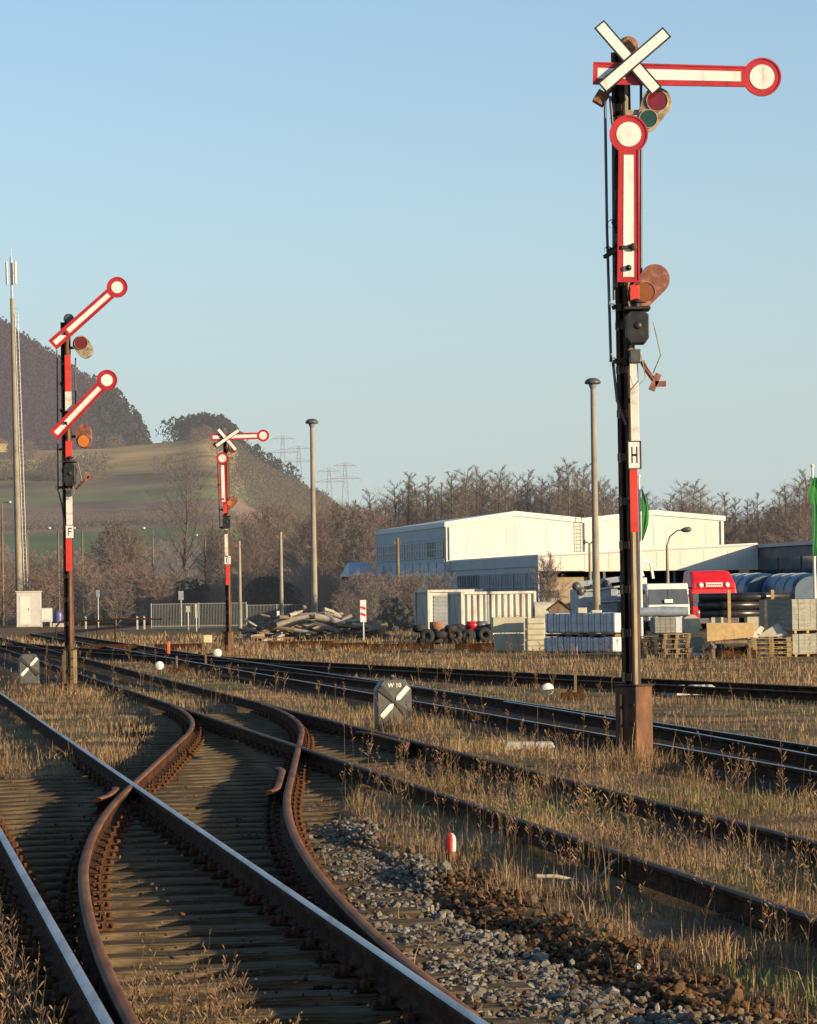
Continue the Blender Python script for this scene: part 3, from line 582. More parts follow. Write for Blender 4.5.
    # spectacles
    for (kx0, ky0, r0, kx1, ky1, r1, glasses, mname, dep) in K['spect']:
        y0 = -.10 if dep < .1 else .06; a = L(kx0, ky0, y0-dep); c_ = L(kx1, ky1, y0-dep); s = MB()
        s.prism(hull2(a[0], a[1], r0/ppm, c_[0], c_[1], r1/ppm), y0-dep, y0, 0)
        s.bar((.03, y0+.01, (a[1]+c_[1])/2), ((a[0]+c_[0])/2, y0+.01, (a[1]+c_[1])/2), .02, .06)
        o = s.build('spectacle', M[mname], root, .006)
        for gx, gy, gr_, gm_ in glasses:
            g = MB(); p = L(gx, gy, y0-dep); g.disc(p[0], p[1], gr_/ppm, y0-dep-.014, y0-dep-.001, 24); gl = g.build('signal_glass', M[gm_], o)
            rg = MB(); m3 = Matrix.Rotation(math.pi/2, 3, 'X'); rr = gr_/ppm; rg.lathe([(rr+.012, 0), (rr+.012, .022), (rr+.002, .022), (rr+.002, 0)], (p[0], y0-dep, p[1]), 24, 0, m3); rg.build('glass_rim', M[mname], o)
    # lantern
    x0, x1, y0, y1 = K['lantern']; a, z1 = L(x0, y0, -.36); c_, z0 = L(x1, y1, -.36); wv = c_-a; ln = MB(); hh = z1-z0; mx_ = (a+c_)/2
    ln.prism([(a+.18*wv, z0), (c_-.18*wv, z0), (c_, z0+.18*hh), (c_, z1-.12*hh), (c_-.2*wv, z1), (a+.2*wv, z1), (a, z1-.12*hh), (a, z0+.18*hh)], -.36, -.09, 0)
    la = ln.build('lantern', M['black'], root, .01)
    hd = MB(); hd.box((mx_, -.24, z1+.03), (wv*1.15, .34, .035)); hd.lathe([(.05, 0), (.05, .06), (.08, .07), (.02, .11), (0, .11)], (mx_, -.22, z1+.04), 10); hd.build('lantern_hood', M['black'], la, .01)
    gl = MB(); m3 = Matrix.Rotation(math.pi/2, 3, 'X'); gl.lathe([(0, .012), (.035, .012), (.045, 0)], (mx_, -.36, z0+.55*hh), 16, 0, m3); gl.build('lens', M['lettering'], la)
    bk = MB(); bk.box((mx_*.6, -.02, z0+.7*hh), (abs(mx_)+.24, .06, .09)); bk.build('lantern_bracket', M['mast'], root, .008); bk = MB(); bk.box((mx_-.02, -.17, z0-.13), (.12, .12, .15)); bk.build('terminal_box', M['signdark'], root, .008)
    # rods, cranks, brackets
    rd = MB()
    for pts in K['rods']:
        rd.tube([(L(x_, y_, yy)[0], yy, L(x_, y_, yy)[1]) for x_, y_, yy in pts], .016, 6)
    rd.build('drive_rod', M['lamp'], root)
    for (x_, y_, dx_) in K['cranks']:
        p = L(x_, y_, -.08); c2 = MB(); c2.bar((p[0], -.08, p[1]), (p[0]+dx_, -.08, p[1]+.03), .03, .05); c2.lathe([(.045, -.03), (.05, .03)], (p[0], -.08, p[1]), 10, 0, m3); c2.box((p[0]+dx_*.8, -.06, p[1]), (.06, .10, .08)); c2.build('crank', M['mast'], root)
    # top pulley
    tx, tz = L(*K['cap'][:2]); r = K['cap'][2]/ppm; cp = MB(); cp.lathe([(0, -.09), (r*.75, -.085), (r, -.05), (r, .05), (r*.75, .085), (0, .09)], (tx, -.02, tz), 18, 0, m3)
    cp.box((tx, -.02, tz-r*.9), (r*1.5, .14, r*1.4)); cp.build('mast_cap', K['cap'][3], root, .008)
    if 'weight' in K:
        x_, y_, px_, py_ = K['weight']; p = L(x_, y_); q_ = L(px_, py_); wv = MB(); wv.bar((p[0], .02, p[1]), (q_[0], .02, q_[1]), .03, .06)
        wv.box((p[0], .02, p[1]), (.14, .13, .15), 0, 0, Matrix.Rotation(R(32), 3, 'Y')); wv.build('counterweight', M['rust'], root, .01)
    if 'hook' in K:
        h = MB(); p0, p1 = L(*K['hook'][0]), L(*K['hook'][1]); h.tube([(p0[0], -.1, p0[1]), (p0[0]+.05, -.12, p0[1]-.10), (p1[0], -.14, p1[1])], .028, 7)
        h.box((p1[0], -.14, p1[1]), (.07, .05, .2), 0, 0, Matrix.Rotation(R(25), 3, 'Y')); h.box((p1[0]+.06, -.14, p1[1]-.02), (.12, .05, .06)); h.build('lamp_hook', M['spectred'], root)
        c2 = MB(); c2.tube([(p0[0]+.12, -.3, p0[1]+.42), (p0[0]+.2, -.26, p0[1]+.05), (p1[0]-.02, -.16, p1[1]+.1)], .007, 5); c2.tube([(p0[0]-.02, -.22, p0[1]+.1), (p0[0]+.03, -.24, p0[1]-.2), (p0[0]-.1, -.22, p0[1]-.32), (p0[0]-.16, -.2, p0[1]-.1)], .006, 5); c2.build('loose_wire', M['spect'], root)
    return root
semaphore(633, 766, 33.5, 'H', 'tall semaphore with white cross and letter H at the right', dict(
    clamp=(629, 247), top=52, cap=(628, 47, 10, M['rust']), box=(617, 652, 686, 760, .30, R(-42), M['rustbox']), foot=(0, None),
    boards=[('red', 630, 639.5, 285, 308), ('white', 629.5, 639.5, 357, 441), ('letter', 628.5, 640.5, 442, 468), ('red', 629.5, 638.5, 469, 532)],
    arms=[(624, 74, -2.2, -.26, .345, 1.535, [(-.295, .02), (.16, 1.30)]), (628.5, 268, 88.9, -.255, .16, 1.49, [(-.10, 1.26)])],
    cross=[(599, 24, 657, 91), (667, 32, 602, 88)],
    spect=[(657, 102, 15, 647, 121, 11, [(657, 101, 10, 'glassred'), (648, 119, 8.5, 'glassgreen')], 'spect', .04), (655, 279, 15, 643, 293, 13.5, [(645, 292, 9.5, 'glassbrown')], 'spectred', .17)],
    lantern=(626, 649.5, 311, 343), rods=[[(605, 100, -.05), (607, 230, -.05), (611, 362, -.05)], [(610, 96, -.08), (613, 128, -.08), (614, 300, -.08)], [(641, 84, .02), (641, 285, .02)], [(613, 362, -.05), (617, 400, -.05), (626, 425, -.1)]],
    cranks=[(608, 251, .12), (612, 308, .1), (613, 362, .16), (612, 224, .08), (614, 120, .08), (618, 250, .1), (617, 94, .06)], weight=(601, 98, 616, 84), hook=((641, 362), (654, 383))))
semaphore(70, 692, 62, 'F', 'semaphore marked F with both arms raised at the left', dict(
    flank='rustbox', rw=.122, sw=.052, top=322, cap=(69, 319, 5.2, M['lamp']), box=(63, 77, 650, 684, .23, R(-12), M['khaki']), foot=(.02, 0),
    boards=[('red', 64.6, 71.2, 355, 391), ('white', 65, 71.6, 391.5, 411), ('red', 65.3, 72.3, 441, 464), ('white', 65.8, 72.6, 489, 525), ('letter', 66, 74, 525.5, 538), ('red', 65.6, 72, 538.5, 571)],
    arms=[(65.5, 333.5, 41, -.25, .36, 1.43, [(-.30, -.03), (.07, 1.2)]), (66, 423, 45.5, -.25, .36, 1.22, [(-.30, -.03), (.0, 1.0)])],
    spect=[(81, 344, 8.5, 85, 350, 8, [(81, 343, 6.3, 'glassred')], 'spect', .16), (83, 432, 8, 84, 440, 8, [(84, 441, 5.8, 'glassorange')], 'spectred', .14)],
    lantern=(63.5, 75, 463, 486), rods=[[(57, 350, -.06), (58, 490, -.06)], [(75.5, 358, .02), (75.5, 415, .02)], [(58, 490, -.06), (62, 505, -.06), (65, 530, -.06)]],
    cranks=[(60, 384, .1), (60, 411, .12), (59, 450, .12), (58, 488, .14), (64, 360, .05)], hook=((74, 484), (88, 477))))
semaphore(229, 655, 107, 'E', 'most distant semaphore with white cross and letter E', dict(
    flank='rustbox', top=434, cap=(223, 430, 3, M['lamp']), box=(222, 234, 632, 658, .28, R(-38), M['rustbox']), foot=(.2, 0),
    boards=[('red', 223, 227, 504, 517), ('white', 224.4, 228, 529, 557), ('letter', 224.5, 231, 556, 564), ('red', 225.5, 229.5, 564.5, 585)],
    arms=[(221, 437, 1.0, -.26, .345, 1.5, [(-.295, .02), (.16, 1.28)]), (223.5, 499, 90.9, -.255, .16, 1.45, [(-.10, 1.2)])],
    cross=[(218, 429, 236, 450), (239, 430, 216, 446)],
    spect=[(233, 450, 4.2, 230, 454, 3.5, [(233, 450, 2.8, 'glassred')], 'spect', .04), (233.5, 500, 4.2, 229, 505, 4, [(230, 503, 2.8, 'glassorange')], 'spectred', .16)],
    lantern=(222.5, 230.5, 517, 528), rods=[[(217, 446, -.05), (220, 528, -.05)]], cranks=[(219, 485, .1), (220, 510, .1), (220, 528, .12)], weight=(215, 445, 221, 440)))
# ------------------------------------------------------------------ small trackside things
def ground_signal(px, Y, s, label, text):
    p = gnd(px, Y); root = empty('ground_signal', p, R(13), label, 'ground signal')
    w, h = .25*s, .74*s; dp = .26*s
    out = [(-w, 0), (w, 0), (w, h*.82), (w*.62, h), (-w*.62, h), (-w, h*.82)]
    b = MB(); b.prism(out, 0, dp); b.build('housing', M['signdark'], root, .012)
    d = MB(); d.prism([(x*.96, .02+z*.965) for x, z in out], -.008, -.001); d.build('front_panel', M['signdark'], root)
    cx, cz = 0, h*.57
    for k, (sx) in enumerate((-1, 1)):
        mx = Matrix.Translation((cx, -.022, cz)) @ Matrix.Rotation(-R(47), 4, 'Y')
        wb = MB(); a0, a1 = (.05*s, .29*s); e = .036*s
        wb.prism([(sx*a0*.6, 0), (sx*a0*1.5, -e), (sx*a1, -e), (sx*a1, e), (sx*a0*1.5, e)], -.002, .006, 0, mx); wb.build('white_bar', M['white'], root)
    mx = Matrix.Translation((cx, -.022, cz)) @ Matrix.Rotation(R(44), 4, 'Y'); kb = MB(); e = .05*s
    kb.prism([(-.30*s, -e), (0, -.018*s), (.30*s, -e), (.30*s, e), (0, .018*s), (-.30*s, e)], -.006, .003, 0, mx); kb.build('dark_bar', M['black'], root)
    c = MB(); c.lathe([(.035*s, h-.01), (.035*s, h+.03*s), (.05*s, h+.035*s), (.02*s, h+.07*s), (0, h+.07*s)], (0, dp/2, 0), 10); c.build('vent_cap', M['signdark'], root)
    if text:
        cu = bpy.data.curves.new('number', 'FONT'); cu.body = text; cu.size = .085*s; cu.align_x = 'CENTER'; cu.extrude = .002; cu.offset = .002
        tmp = bpy.data.objects.new('tmp', cu); cu.materials.append(M['white']); me_ = bpy.data.meshes.new_from_object(tmp); bpy.data.objects.remove(tmp)
        t = link('number', me_, root); t.location = (0, -.012, h*.855); t.rotation_euler = (math.pi/2, 0, 0)
ground_signal(393, 43.0, 1.0, 'dark grey ground signal box with white diagonal bar in mid picture', 'W 10')
ground_signal(28.5, 71.5, .95, 'ground signal box with white bar left of the semaphore marked F', None)
def point_lever(px, pyd, Y, r, label, side=1, half=False):
    p = gnd(px, Y); z = max(.2, at(px, pyd, Y).z); root = empty('point_lever', p, 0, label, 'point lever')
    m3 = Matrix.Rotation(math.pi/2, 3, 'X')
    d = MB(); d.lathe([(0, .05), (r*.92, .05), (r, .035), (r, -.035), (r*.92, -.05), (0, -.05)], (0, -.12, z), 26, 0, m3); wt = d.build('weight', M['white'], root)
    if half:
        h = MB(); h.prism([(r*.93*math.cos(t), r*.93*math.sin(t)) for t in [math.pi+.15+(math.pi-.1)*i/14 for i in range(15)]], -.176, -.171, 0, Matrix.Translation((0, 0, z))); h.build('dark_half', M['signdark'], wt)
    a = MB(); a.bar((0, -.07, z), (side*.42, -.02, .16), .03, .05); a.tube([(side*.42, -.06, .16), (side*.42, .12, .16)], .035, 8); a.build('lever_arm', M['mast'], root)
    b = MB(); b.box((side*.46, .05, .06), (.42, .3, .12)); b.box((side*.6, .05, .16), (.10, .12, .16)); b.tube([(side*.46, .2, .08), (side*.46, 1.1, .06)], .02, 6); b.build('lever_stand', M['railrust'], root, .01)
point_lever(159, 666, 80, .115, 'point lever with round white weight right of the F signal', 1)
point_lever(217, 653, 97, .14, 'point lever with white disc beside the foot of the E signal', -1)
point_lever(546, 690, 55, .11, 'point lever with half white weight left of the H signal', 1, True)
# fouling point marker
p = gnd(446.5, 22.2); root = empty('fouling_marker', p, R(24), 'small rounded red and white marker stone in the grass', 'marker stone'); root.scale = (.9, .9, .84)
for s, m, nm in ((-1, 'red', 'red_half'), (1, 'white', 'white_half')):
    prof = [(.046, .05), (.048, .155), (.040, .185), (.022, .205), (0, .21)]; b = MB(); n = 10; k = len(prof)
    vs = [(r*math.sin(math.pi*j/n)*s*1.0, r*math.cos(math.pi*j/n), z) for r, z in prof for j in range(n+1)]
    fs = [(i*(n+1)+j, i*(n+1)+j+1, (i+1)*(n+1)+j+1, (i+1)*(n+1)+j) for i in range(k-1) for j in range(n)]
    b.add(vs, fs if s < 0 else [f[::-1] for f in fs], 0, True); b.build(nm, M['redboard'] if m == 'red' else M['whitedirty'], root)
b = MB(); b.tube([(0, 0, -.05), (0, 0, .052)], .043, 12); b.build('foot', M['rustbox'], root)
def simple(name, mb, m, label, cat, group=None, loc=None, bevel=0):
    return tag(mb.build(name, m, None, bevel, loc), label, cat, group)
b = MB(); b.prism([(-.3, -.02), (.34, -.02), (.30, .07), (-.27, .08)], -.15, .2); simple('concrete_slab', b, M['concrete'], 'flat pale concrete slab lying in the weeds left of the H signal', 'slab', loc=gnd(526, 37.8, .0), bevel=.01)
b = MB(); b.box((0, 0, .22), (.09, .09, .46)); b.lathe([(.05, .45), (.03, .49), (0, .49)], (0, 0, 0), 8); simple('marker_post', b, M['orange'], 'short orange marker post left of the E signal', 'marker post', loc=gnd(168, 104), bevel=.01)
root = empty('cable_post', gnd(207, 104), 0, 'short post with pale box between orange post and E signal', 'cable post')
b = MB(); b.box((0, 0, .22), (.06, .06, .5)); b.box((0, 0, .02), (.5, .06, .05)); b.build('post', M['wood'], root); b = MB(); b.box((0, -.01, .58), (.28, .16, .26)); b.build('box', M['yellowconc'], root, .015)
b = MB(); b.box((0, 0, .22), (.05, .05, .5)); b.box((0, 0, .45), (.12, .04, .04)); simple('stub_post', b, M['wood'], 'short dark stub post behind the lever left of the H signal', 'post', loc=gnd(574, 55.5))
b = MB(); b.box((0, 0, .2), (.05, .05, .42)); simple('stub_post', b, M['wood'], 'thin stub post in the grass right of the white lever weight', 'post', loc=gnd(176, 82))
b = MB(); b.box((0, 0, .2), (.05, .05, .42)); simple('stub_post', b, M['wood'], 'thin stub post below the cable post', 'post', loc=gnd(205, 84))
b = MB()
for k in range(9): b.lathe([(.22, -.05), (.16, .07), (.05, .14), (0, .14)], (random.uniform(-.45, .45), random.uniform(-.2, .2), 0), 7, sm=False)
simple('rubble_pile', b, M['concrete'], 'low white rubble pile in the grass right of the H signal', 'rubble', loc=gnd(688, 58))
# branches in the near grass
for (x0, y0, x1, y1, Y, r, lb) in [(601, 878, 620, 856, 20.3, .012, 'pale broken stick leaning in the weeds below the dull rail'), (536, 876, 576, 880, 19.8, .014, 'pale stick lying flat in the weeds'), (588, 894, 598, 880, 19.6, .008, 'thin stick stuck in the ground near the ballast edge')]:
    a, c_ = at(x0, y0, Y), at(x1, y1, Y+.1); a.z = max(a.z, .01); b = MB(); b.tube([a, (a+c_)/2+Vector((0, 0, .012)), c_], [r, r, r*.7], 6); simple('stick', b, M['timber'], lb, 'stick')
# white litter
for (px, Y, lb) in [(631, 15.4, 'white scrap on the brown soil at the bottom right'), (424, 24.5, 'pale pebble scrap below the ground signal'), (704, 29.5, 'small white scrap in the grass')]:
    b = MB(); b.lathe([(.012, 0), (.018, .012), (.010, .026), (0, .03)], (0, 0, 0), 7, sm=False); simple('litter_scrap', b, M['whitedirty'], lb, 'litter', loc=gnd(px, Y, .0))
# barrier rail left
root = empty('barrier_rail', gnd(110, 140), 0, 'low brown pipe barrier behind the semaphore marked F', 'barrier')
P_ = [at(x, y, 140)-root.location for x, y in ((56, 627), (60, 622), (70, 620), (97, 621), (115, 619), (135, 619), (162, 619))]
b = MB(); b.tube(P_, .04, 8); b.build('rail_pipe', M['railrust'], root)
for i in (0, 3, 4): b = MB(); b.tube([P_[i], (P_[i].x, 0, -.1)], .035, 8); b.build('post', M['railrust'], root)
# ------------------------------------------------------------------ lamp posts, poles
def mushroom_lamp(px, ytop, Y, label):
    p = gnd(px, Y); zt = at(px, ytop, Y).z; root = empty('yard_lamp', p, 0, label, 'lamp post', 'mushroom headed yard lamps')
    b = MB(); b.tube([(0, 0, -.2), (0, 0, zt-.28)], [.19, .115], 14); b.build('post', M['polec'], root)
    h = MB(); h.lathe([(.10, -.34), (.12, -.11), (.34, -.09), (.38, -.05), (.37, .03), (.29, .12), (.16, .18), (0, .20)], (0, 0, zt), 22); h.build('lamp_head', M['lamp'], root)
    g = MB(); g.lathe([(.11, -.33), (.16, -.24), (.20, -.10)], (0, 0, zt), 16); g.build('lens', M['glassl'], root)
mushroom_lamp(314.5, 422, 172, 'concrete lamp post with mushroom head above the timber heap')
mushroom_lamp(596.5, 382, 139, 'concrete lamp post with mushroom head beside the H signal')
def street_lamp(px, ytop, Y, armpx, rise, label, wood=False, strut=0, both=False):
    p = gnd(px, Y); zt = at(px, ytop, Y).z; k = Y/F; root = empty('street_lamp', p, 0, label, 'street lamp')
    b = MB(); b.tube([(0, 0, -.2), (0, 0, zt)], [.12, .075], 8); b.build('post', M['wood'] if wood else M['polec'], root)
    if strut: s = MB(); s.tube([(strut*k, .2, 0), (.05, 0, zt*.55)], .08, 7); s.build('strut', M['wood'], root)
    for sg in ((-1, 1) if both else (1,)):
        a = armpx*k*sg; r = rise*k
        b = MB(); b.tube([(0, 0, zt-.05), (a*.12, 0, zt+r*.55), (a*.45, 0, zt+r*.95), (a*.72, 0, zt+r)], .04, 7); b.build('arm', M['lamp'], root)
        h = MB(); mx = Matrix.Rotation(-R(6)*np.sign(a), 3, 'Y'); ln = abs(a)*.45
        c_ = Vector((a*.85, 0, zt+r)); h.lathe([(0, -ln/2), (.08, -ln/2+.03), (.15, -.1*ln), (.15, .3*ln), (.06, ln/2), (0, ln/2)], c_, 10, 0, mx @ Matrix.Rotation(math.pi/2, 3, 'Y')); h.build('lamp_head', M['lamp'] if not wood else M['galv'], root)
street_lamp(668, 545, 168, 23, 15, 'curved arm street lamp standing before the white hall')
street_lamp(590.5, 545, 180, 6, 3, 'small twin headed lamp left of the tall lamp post', False, 0, True)
street_lamp(3, 503, 255, 9, 0.6, 'street lamp at the far left edge beside the antenna mast', True)
street_lamp(59, 531, 270, -11, 3, 'wooden street lamp directly left of the semaphore marked F', True)
street_lamp(83, 530, 270, -10, 2, 'wooden street lamp with slanted strut right of the F signal', True, 11)
street_lamp(153.5, 530, 290, -11, 2, 'wooden street lamp right of the dark bare tree', True)
street_lamp(206, 537, 300, -11, 2, 'wooden street lamp left of the E signal', True)
def pole(px, yt, Y, r, label, m='wood'):
    zt = at(px, yt, Y).z; root = empty('utility_pole', gnd(px, Y), 0, label, 'pole'); b = MB(); b.tube([(0, 0, -.2), (0, 0, zt)], [r, r*.75], 8); b.build('post', M[m], root)
    b = MB(); b.box((0, -.04, zt-.35), (.5, .07, .08)); b.lathe([(.04, 0), (.05, .08), (0, .12)], (-.2, -.04, zt-.31), 7); b.lathe([(.04, 0), (.05, .08), (0, .12)], (.2, -.04, zt-.31), 7); b.build('crossarm', M['wood'], root)
pole(240, 541, 200, .13, 'plain pale pole just right of the E signal', 'polec')
pole(281.5, 532, 195, .14, 'plain pale pole in front of the dark hedge', 'polec')
pole(312, 541, 178, .11, 'brown pole standing against the mushroom lamp post')
pole(398.5, 538, 200, .13, 'thin brown pole in front of the shaded hall wall')
pole(28, 530, 280, .12, 'thin dark pole right of the antenna mast')
# antenna mast
root = empty('antenna_mast', gnd(20, 250), 0, 'very tall antenna mast with ladder at the left edge', 'antenna mast')
root.rotation_euler = (0, -R(.75), 0); zt = at(10, 262, 250).z; b = MB(); b.tube([(0, 0, -.3), (0, 0, zt*.9)], [.34, .17], 14); b.build('post', M['polec'], root)
b = MB(); x0, x1 = .34, .60
for x in (x0, x1):
    b.tube([(x+.12, -.1, .5), (x-.14, -.1, zt*.86)], .035, 5)
for i in range(70): z = 1+i*zt*.85/70; xs = .12-.26*z/(zt*.86); b.bar((x0+xs, -.1, z), (x1+xs, -.1, z), .03, .035)
for i in range(9): z = 2+i*zt*.85/9; xs = .12-.26*z/(zt*.86); b.bar((.2, -.05, z), (x0+xs, -.1, z), .04, .04)
b.build('ladder', M['galv'], root)
b = MB(); b.tube([(0, 0, zt*.89), (0, 0, zt+.4)], .11, 10); b.tube([(0, 0, zt+.4), (0, 0, zt+1.2)], .03, 6); b.build('spike', M['galv'], root)
for i in range(3):
    t = R(-60+120*i); c_ = Vector((math.sin(t)*.42, -math.cos(t)*.42, zt-.95)); b = MB(); b.box(c_, (.26, .13, 1.9), t); b.bar(c_*1, Vector((0, 0, c_.z)), .05, .05); b.build('antenna_panel', M['cabw'], root, .03)
# cabinets beside it
root = empty('equipment_cabinet', gnd(29, 244), R(4), 'tall white equipment cabinet at the foot of the antenna mast', 'cabinet')
b = MB(); b.box((0, 0, 1.45), (1.95, 1.2, 2.7)); b.build('body', M['cabw'], root, .02); b = MB(); b.box((0, 0, 2.84), (2.1, 1.35, .1)); b.build('roof', M['cabw'], root, .02)
b = MB(); b.box((-.3, -.612, 1.35), (.8, .02, 2.2)); d_ = b.build('door', M['hallr'], root); b = MB(); b.box((.0, -.632, 1.4), (.05, .03, .2)); b.build('handle', M['lamp'], d_); b = MB(); b.box((0, 0, .05), (2, 1.25, .14)); b.build('plinth', M['concrete'], root)
root = empty('equipment_cabinet', gnd(46, 238), R(4), 'lower white cabinet right of the tall white cabinet', 'cabinet')
b = MB(); b.box((0, 0, .95), (.95, .8, 1.1)); b.build('body', M['cabw'], root, .02); b = MB(); b.box((0, -.412, 1.0), (.7, .02, .85)); b.build('door', M['hallr'], root); b = MB()
for s in (-1, 1): b.box((s*.36, 0, .2), (.12, .7, .42))
b.build('legs', M['concrete'], root)
root = empty('plastic_barrel', gnd(58, 236), 0, 'blue plastic barrel behind the semaphore marked F', 'barrel')
b = MB(); b.lathe([(0, 0), (.34, 0), (.38, .2), (.36, .3), (.40, .5), (.36, .75), (.3, .98), (0, 1.0)], (0, 0, .3), 16); b.build('body', M['purple'], root); b = MB(); b.box((0, 0, .15), (.8, .8, .3)); b.build('stand', M['concrete'], root)
# small road signs
def sign(px, yt, yb_, Y, wpx, hpx, m, label, extra=None):
    k = Y/F; p = gnd(px, Y); zt = at(px, yt, Y).z; root = empty('sign_post', p, 0, label, 'sign'); b = MB(); b.tube([(0, .03, -.1), (0, .03, zt-.1)], .04, 7); b.build('post', M['galv'], root)
    b = MB(); b.box((0, -.02, zt-hpx*k/2), (wpx*k, .03, hpx*k)); o = b.build('panel', M[m], root, .005)
    if extra == 'stripes':
        for zz_ in (.36, .66):
            mx = Matrix.Translation((0, 0, zt-hpx*k*zz_)) @ Matrix.Rotation(R(24), 4, 'Y'); s = MB(); s.prism([(-wpx*k*.46, -.055), (wpx*k*.46, -.055), (wpx*k*.46, .055), (-wpx*k*.46, .055)], -.040, -.0365, 0, mx); s.build('red_stripe', M['redboard'], o)
sign(363, 600, 625, 135, 6, 22, 'white', 'white approach board with two red diagonal stripes', 'stripes')
sign(98, 590, 620, 230, 3.5, 7, 'bluegrey', 'small grey blue sign on a thin post right of the F signal')
sign(181, 591, 612, 225, 5, 9, 'galv', 'square pale blue grey sign above the mesh fence')
sign(188, 606, 618, 190, 4, 6, 'pale', 'small white plate sign just left of the E signal')
sign(196, 604, 622, 188, 2.6, 14, 'pale', 'slim white post sign nearest the E signal on its left')
sign(278, 611, 620, 175, 2.5, 5, 'white', 'tiny white plate at the left end of the timber heap')
for px, Y, lb in ((85.5, 215, 'slim white roadside post with dark band right of the barrier'), (137, 205, 'white and red roadside post left of its twin'), (144, 205, 'white and red roadside post left of the mesh fence')):
    root = empty('delineator_post', gnd(px, Y), 0, lb, 'roadside post'); b = MB(); b.prism([(-.06, 0), (.06, 0), (.06, .84), (-.06, .92)], -.04, .06); b.build('post', M['pale'], root, .01); b = MB(); b.box((0, -.043, .72), (.11, .004, .13)); b.build('band', M['redboard'] if px > 100 else M['lamp'], root)
# mesh fence
def mesh_fence(x0, x1, yt, yb_, Y, label):
    a, c_ = gnd(x0, Y), gnd(x1, Y); L_ = c_.x-a.x; h = at(x0, yt, Y).z; root = empty('mesh_fence', a, 0, label, 'fence'); n = max(2, int(L_/2.4))
    for i in range(n+1): b = MB(); b.tube([(L_*i/n, 0, -.1), (L_*i/n, 0, h+.05)], .04, 6); b.build('post', M['fence'], root)
    for i in range(n):
        b = MB(); u0, u1 = L_*i/n+.05, L_*(i+1)/n-.05; q = int((u1-u0)/.11)
        for j in range(q+1): u = u0+(u1-u0)*j/q; b.box((u, 0, h/2), (.020, .02, h))
        for zz_ in (.1, h-.02): b.box(((u0+u1)/2, -.015, zz_), (u1-u0, .012, .035))
        b.build('fence_panel', M['fence'], root)
mesh_fence(151, 246, 604, 618, 215, 'pale mesh fence in front of the dark hedge behind the E signal')
mesh_fence(247, 306, 605, 614, 235, 'second stretch of mesh fence ending behind the mushroom lamp')
# road behind fence
b = MB(); a, c_ = gnd(120, 206), gnd(330, 212); b.add([(a.x, 203, .0), (c_.x, 207, .0), (c_.x, 213, .0), (a.x, 209, .0)], [(0, 1, 2, 3)]); tag(b.build('road', mat('road_asphalt', [(.10, .10, .10), (.15, .15, .145)], .9)), kind='structure')
# ------------------------------------------------------------------ heap of old timbers
def heap(n, px0, px1, Y0, hmax, label, mnames, lrange, grp):
    for i in range(n):
        u = random.uniform(0, 1); px = px0+(px1-px0)*u; Y = Y0+random.uniform(-2.2, 2.2); env = math.sin(math.pi*min(1, max(0, u*.9+.05)))**.7
        z = random.uniform(.05, 1)*hmax*env; L_ = random.uniform(*lrange); s = random.uniform(.07, .19)
        b = MB(); k = 6; rot = Matrix.Rotation(random.gauss(0, .45), 3, 'Z') @ Matrix.Rotation(random.gauss(0, .24), 3, 'Y')
        if random.random() < .55: b.box((0, 0, 0), (L_, s*1.4, s), 0, 0, rot)
        else: b.tube([rot @ Vector((-L_/2, 0, 0)), rot @ Vector((0, 0, random.uniform(-.06, .06))), rot @ Vector((L_/2, 0, 0))], [s*.6, s*.55, s*.4], 7)
        simple('timber', b, M[random.choice(mnames)], label, 'timber', grp, gnd(px, Y, z), .01)
heap(104, 256, 372, 141, 1.35, 'weathered grey timber jumbled in the large heap under the mushroom lamp', ['timber', 'timber', 'wood'], (.7, 2.0), 'timbers of the large heap')
b = MB(); b.lathe([(4.6, 0), (3.6, .5), (2.0, .9), (.6, 1.15), (0, 1.2)], (0, 0, 0), 14, sm=False); o = simple('rubble_mound', b, M['stoneb'], 'brown rubble mound under the jumbled timbers', 'rubble mound', loc=gnd(312, 145)); o.scale = (.8, .3, .62)
for x0, y0, x1, y1, r, lb in [(315, 617, 345, 624, .17, 'long pale log lying on top of the timber heap, beside the lamp post'), (277, 625, 309, 616, .13, 'grey log sloping up to the top of the timber heap'), (337, 625, 352, 615, .11, 'short pale log propped at the right end of the heap'), (352, 624, 378, 630, .10, 'thin plank lying before the striped approach board')]:
    a, c_ = at(x0, y0, 139), at(x1, y1, 139); b = MB(); b.tube([a, (a+c_)/2+Vector((0, 0, .05)), c_], [r, r*.95, r*.8], 8); simple('log', b, M['timber'], lb, 'log')
b = MB(); b.lathe([(.0, .0), (.9, .0), (.8, .5), (.45, .8), (0, .9)], (0, 0, 0), 10, sm=False); simple('earth_mound', b, M['rust'], 'rust brown earth mound right of the timber heap', 'mound', loc=gnd(367, 140))
for px, Y, L_, lb in ((300, 118, 2.6, 'dark old sleeper lying in the grass right of the E signal'), (108, 118, 2.2, 'dark old sleeper lying in the grass left of the orange post'), (345, 112, 1.6, 'short dark beam lying in the grass below the heap'), (480, 106, 1.8, 'dark beam in the dry grass before the concrete blocks'), (400, 108, 2.4, 'dark beam in the dry grass before the containers'), (178, 116, 1.8, 'dark beam behind the orange marker post')):
    b = MB(); b.box((0, 0, .12), (L_, .26, .26), random.uniform(-.2, .2)); b.box((.2, .3, .1), (L_*.7, .22, .2), random.uniform(-.2, .2)) if False else None; simple('old_beam', b, M['railrust'], lb, 'beam', loc=gnd(px, Y), bevel=.015)
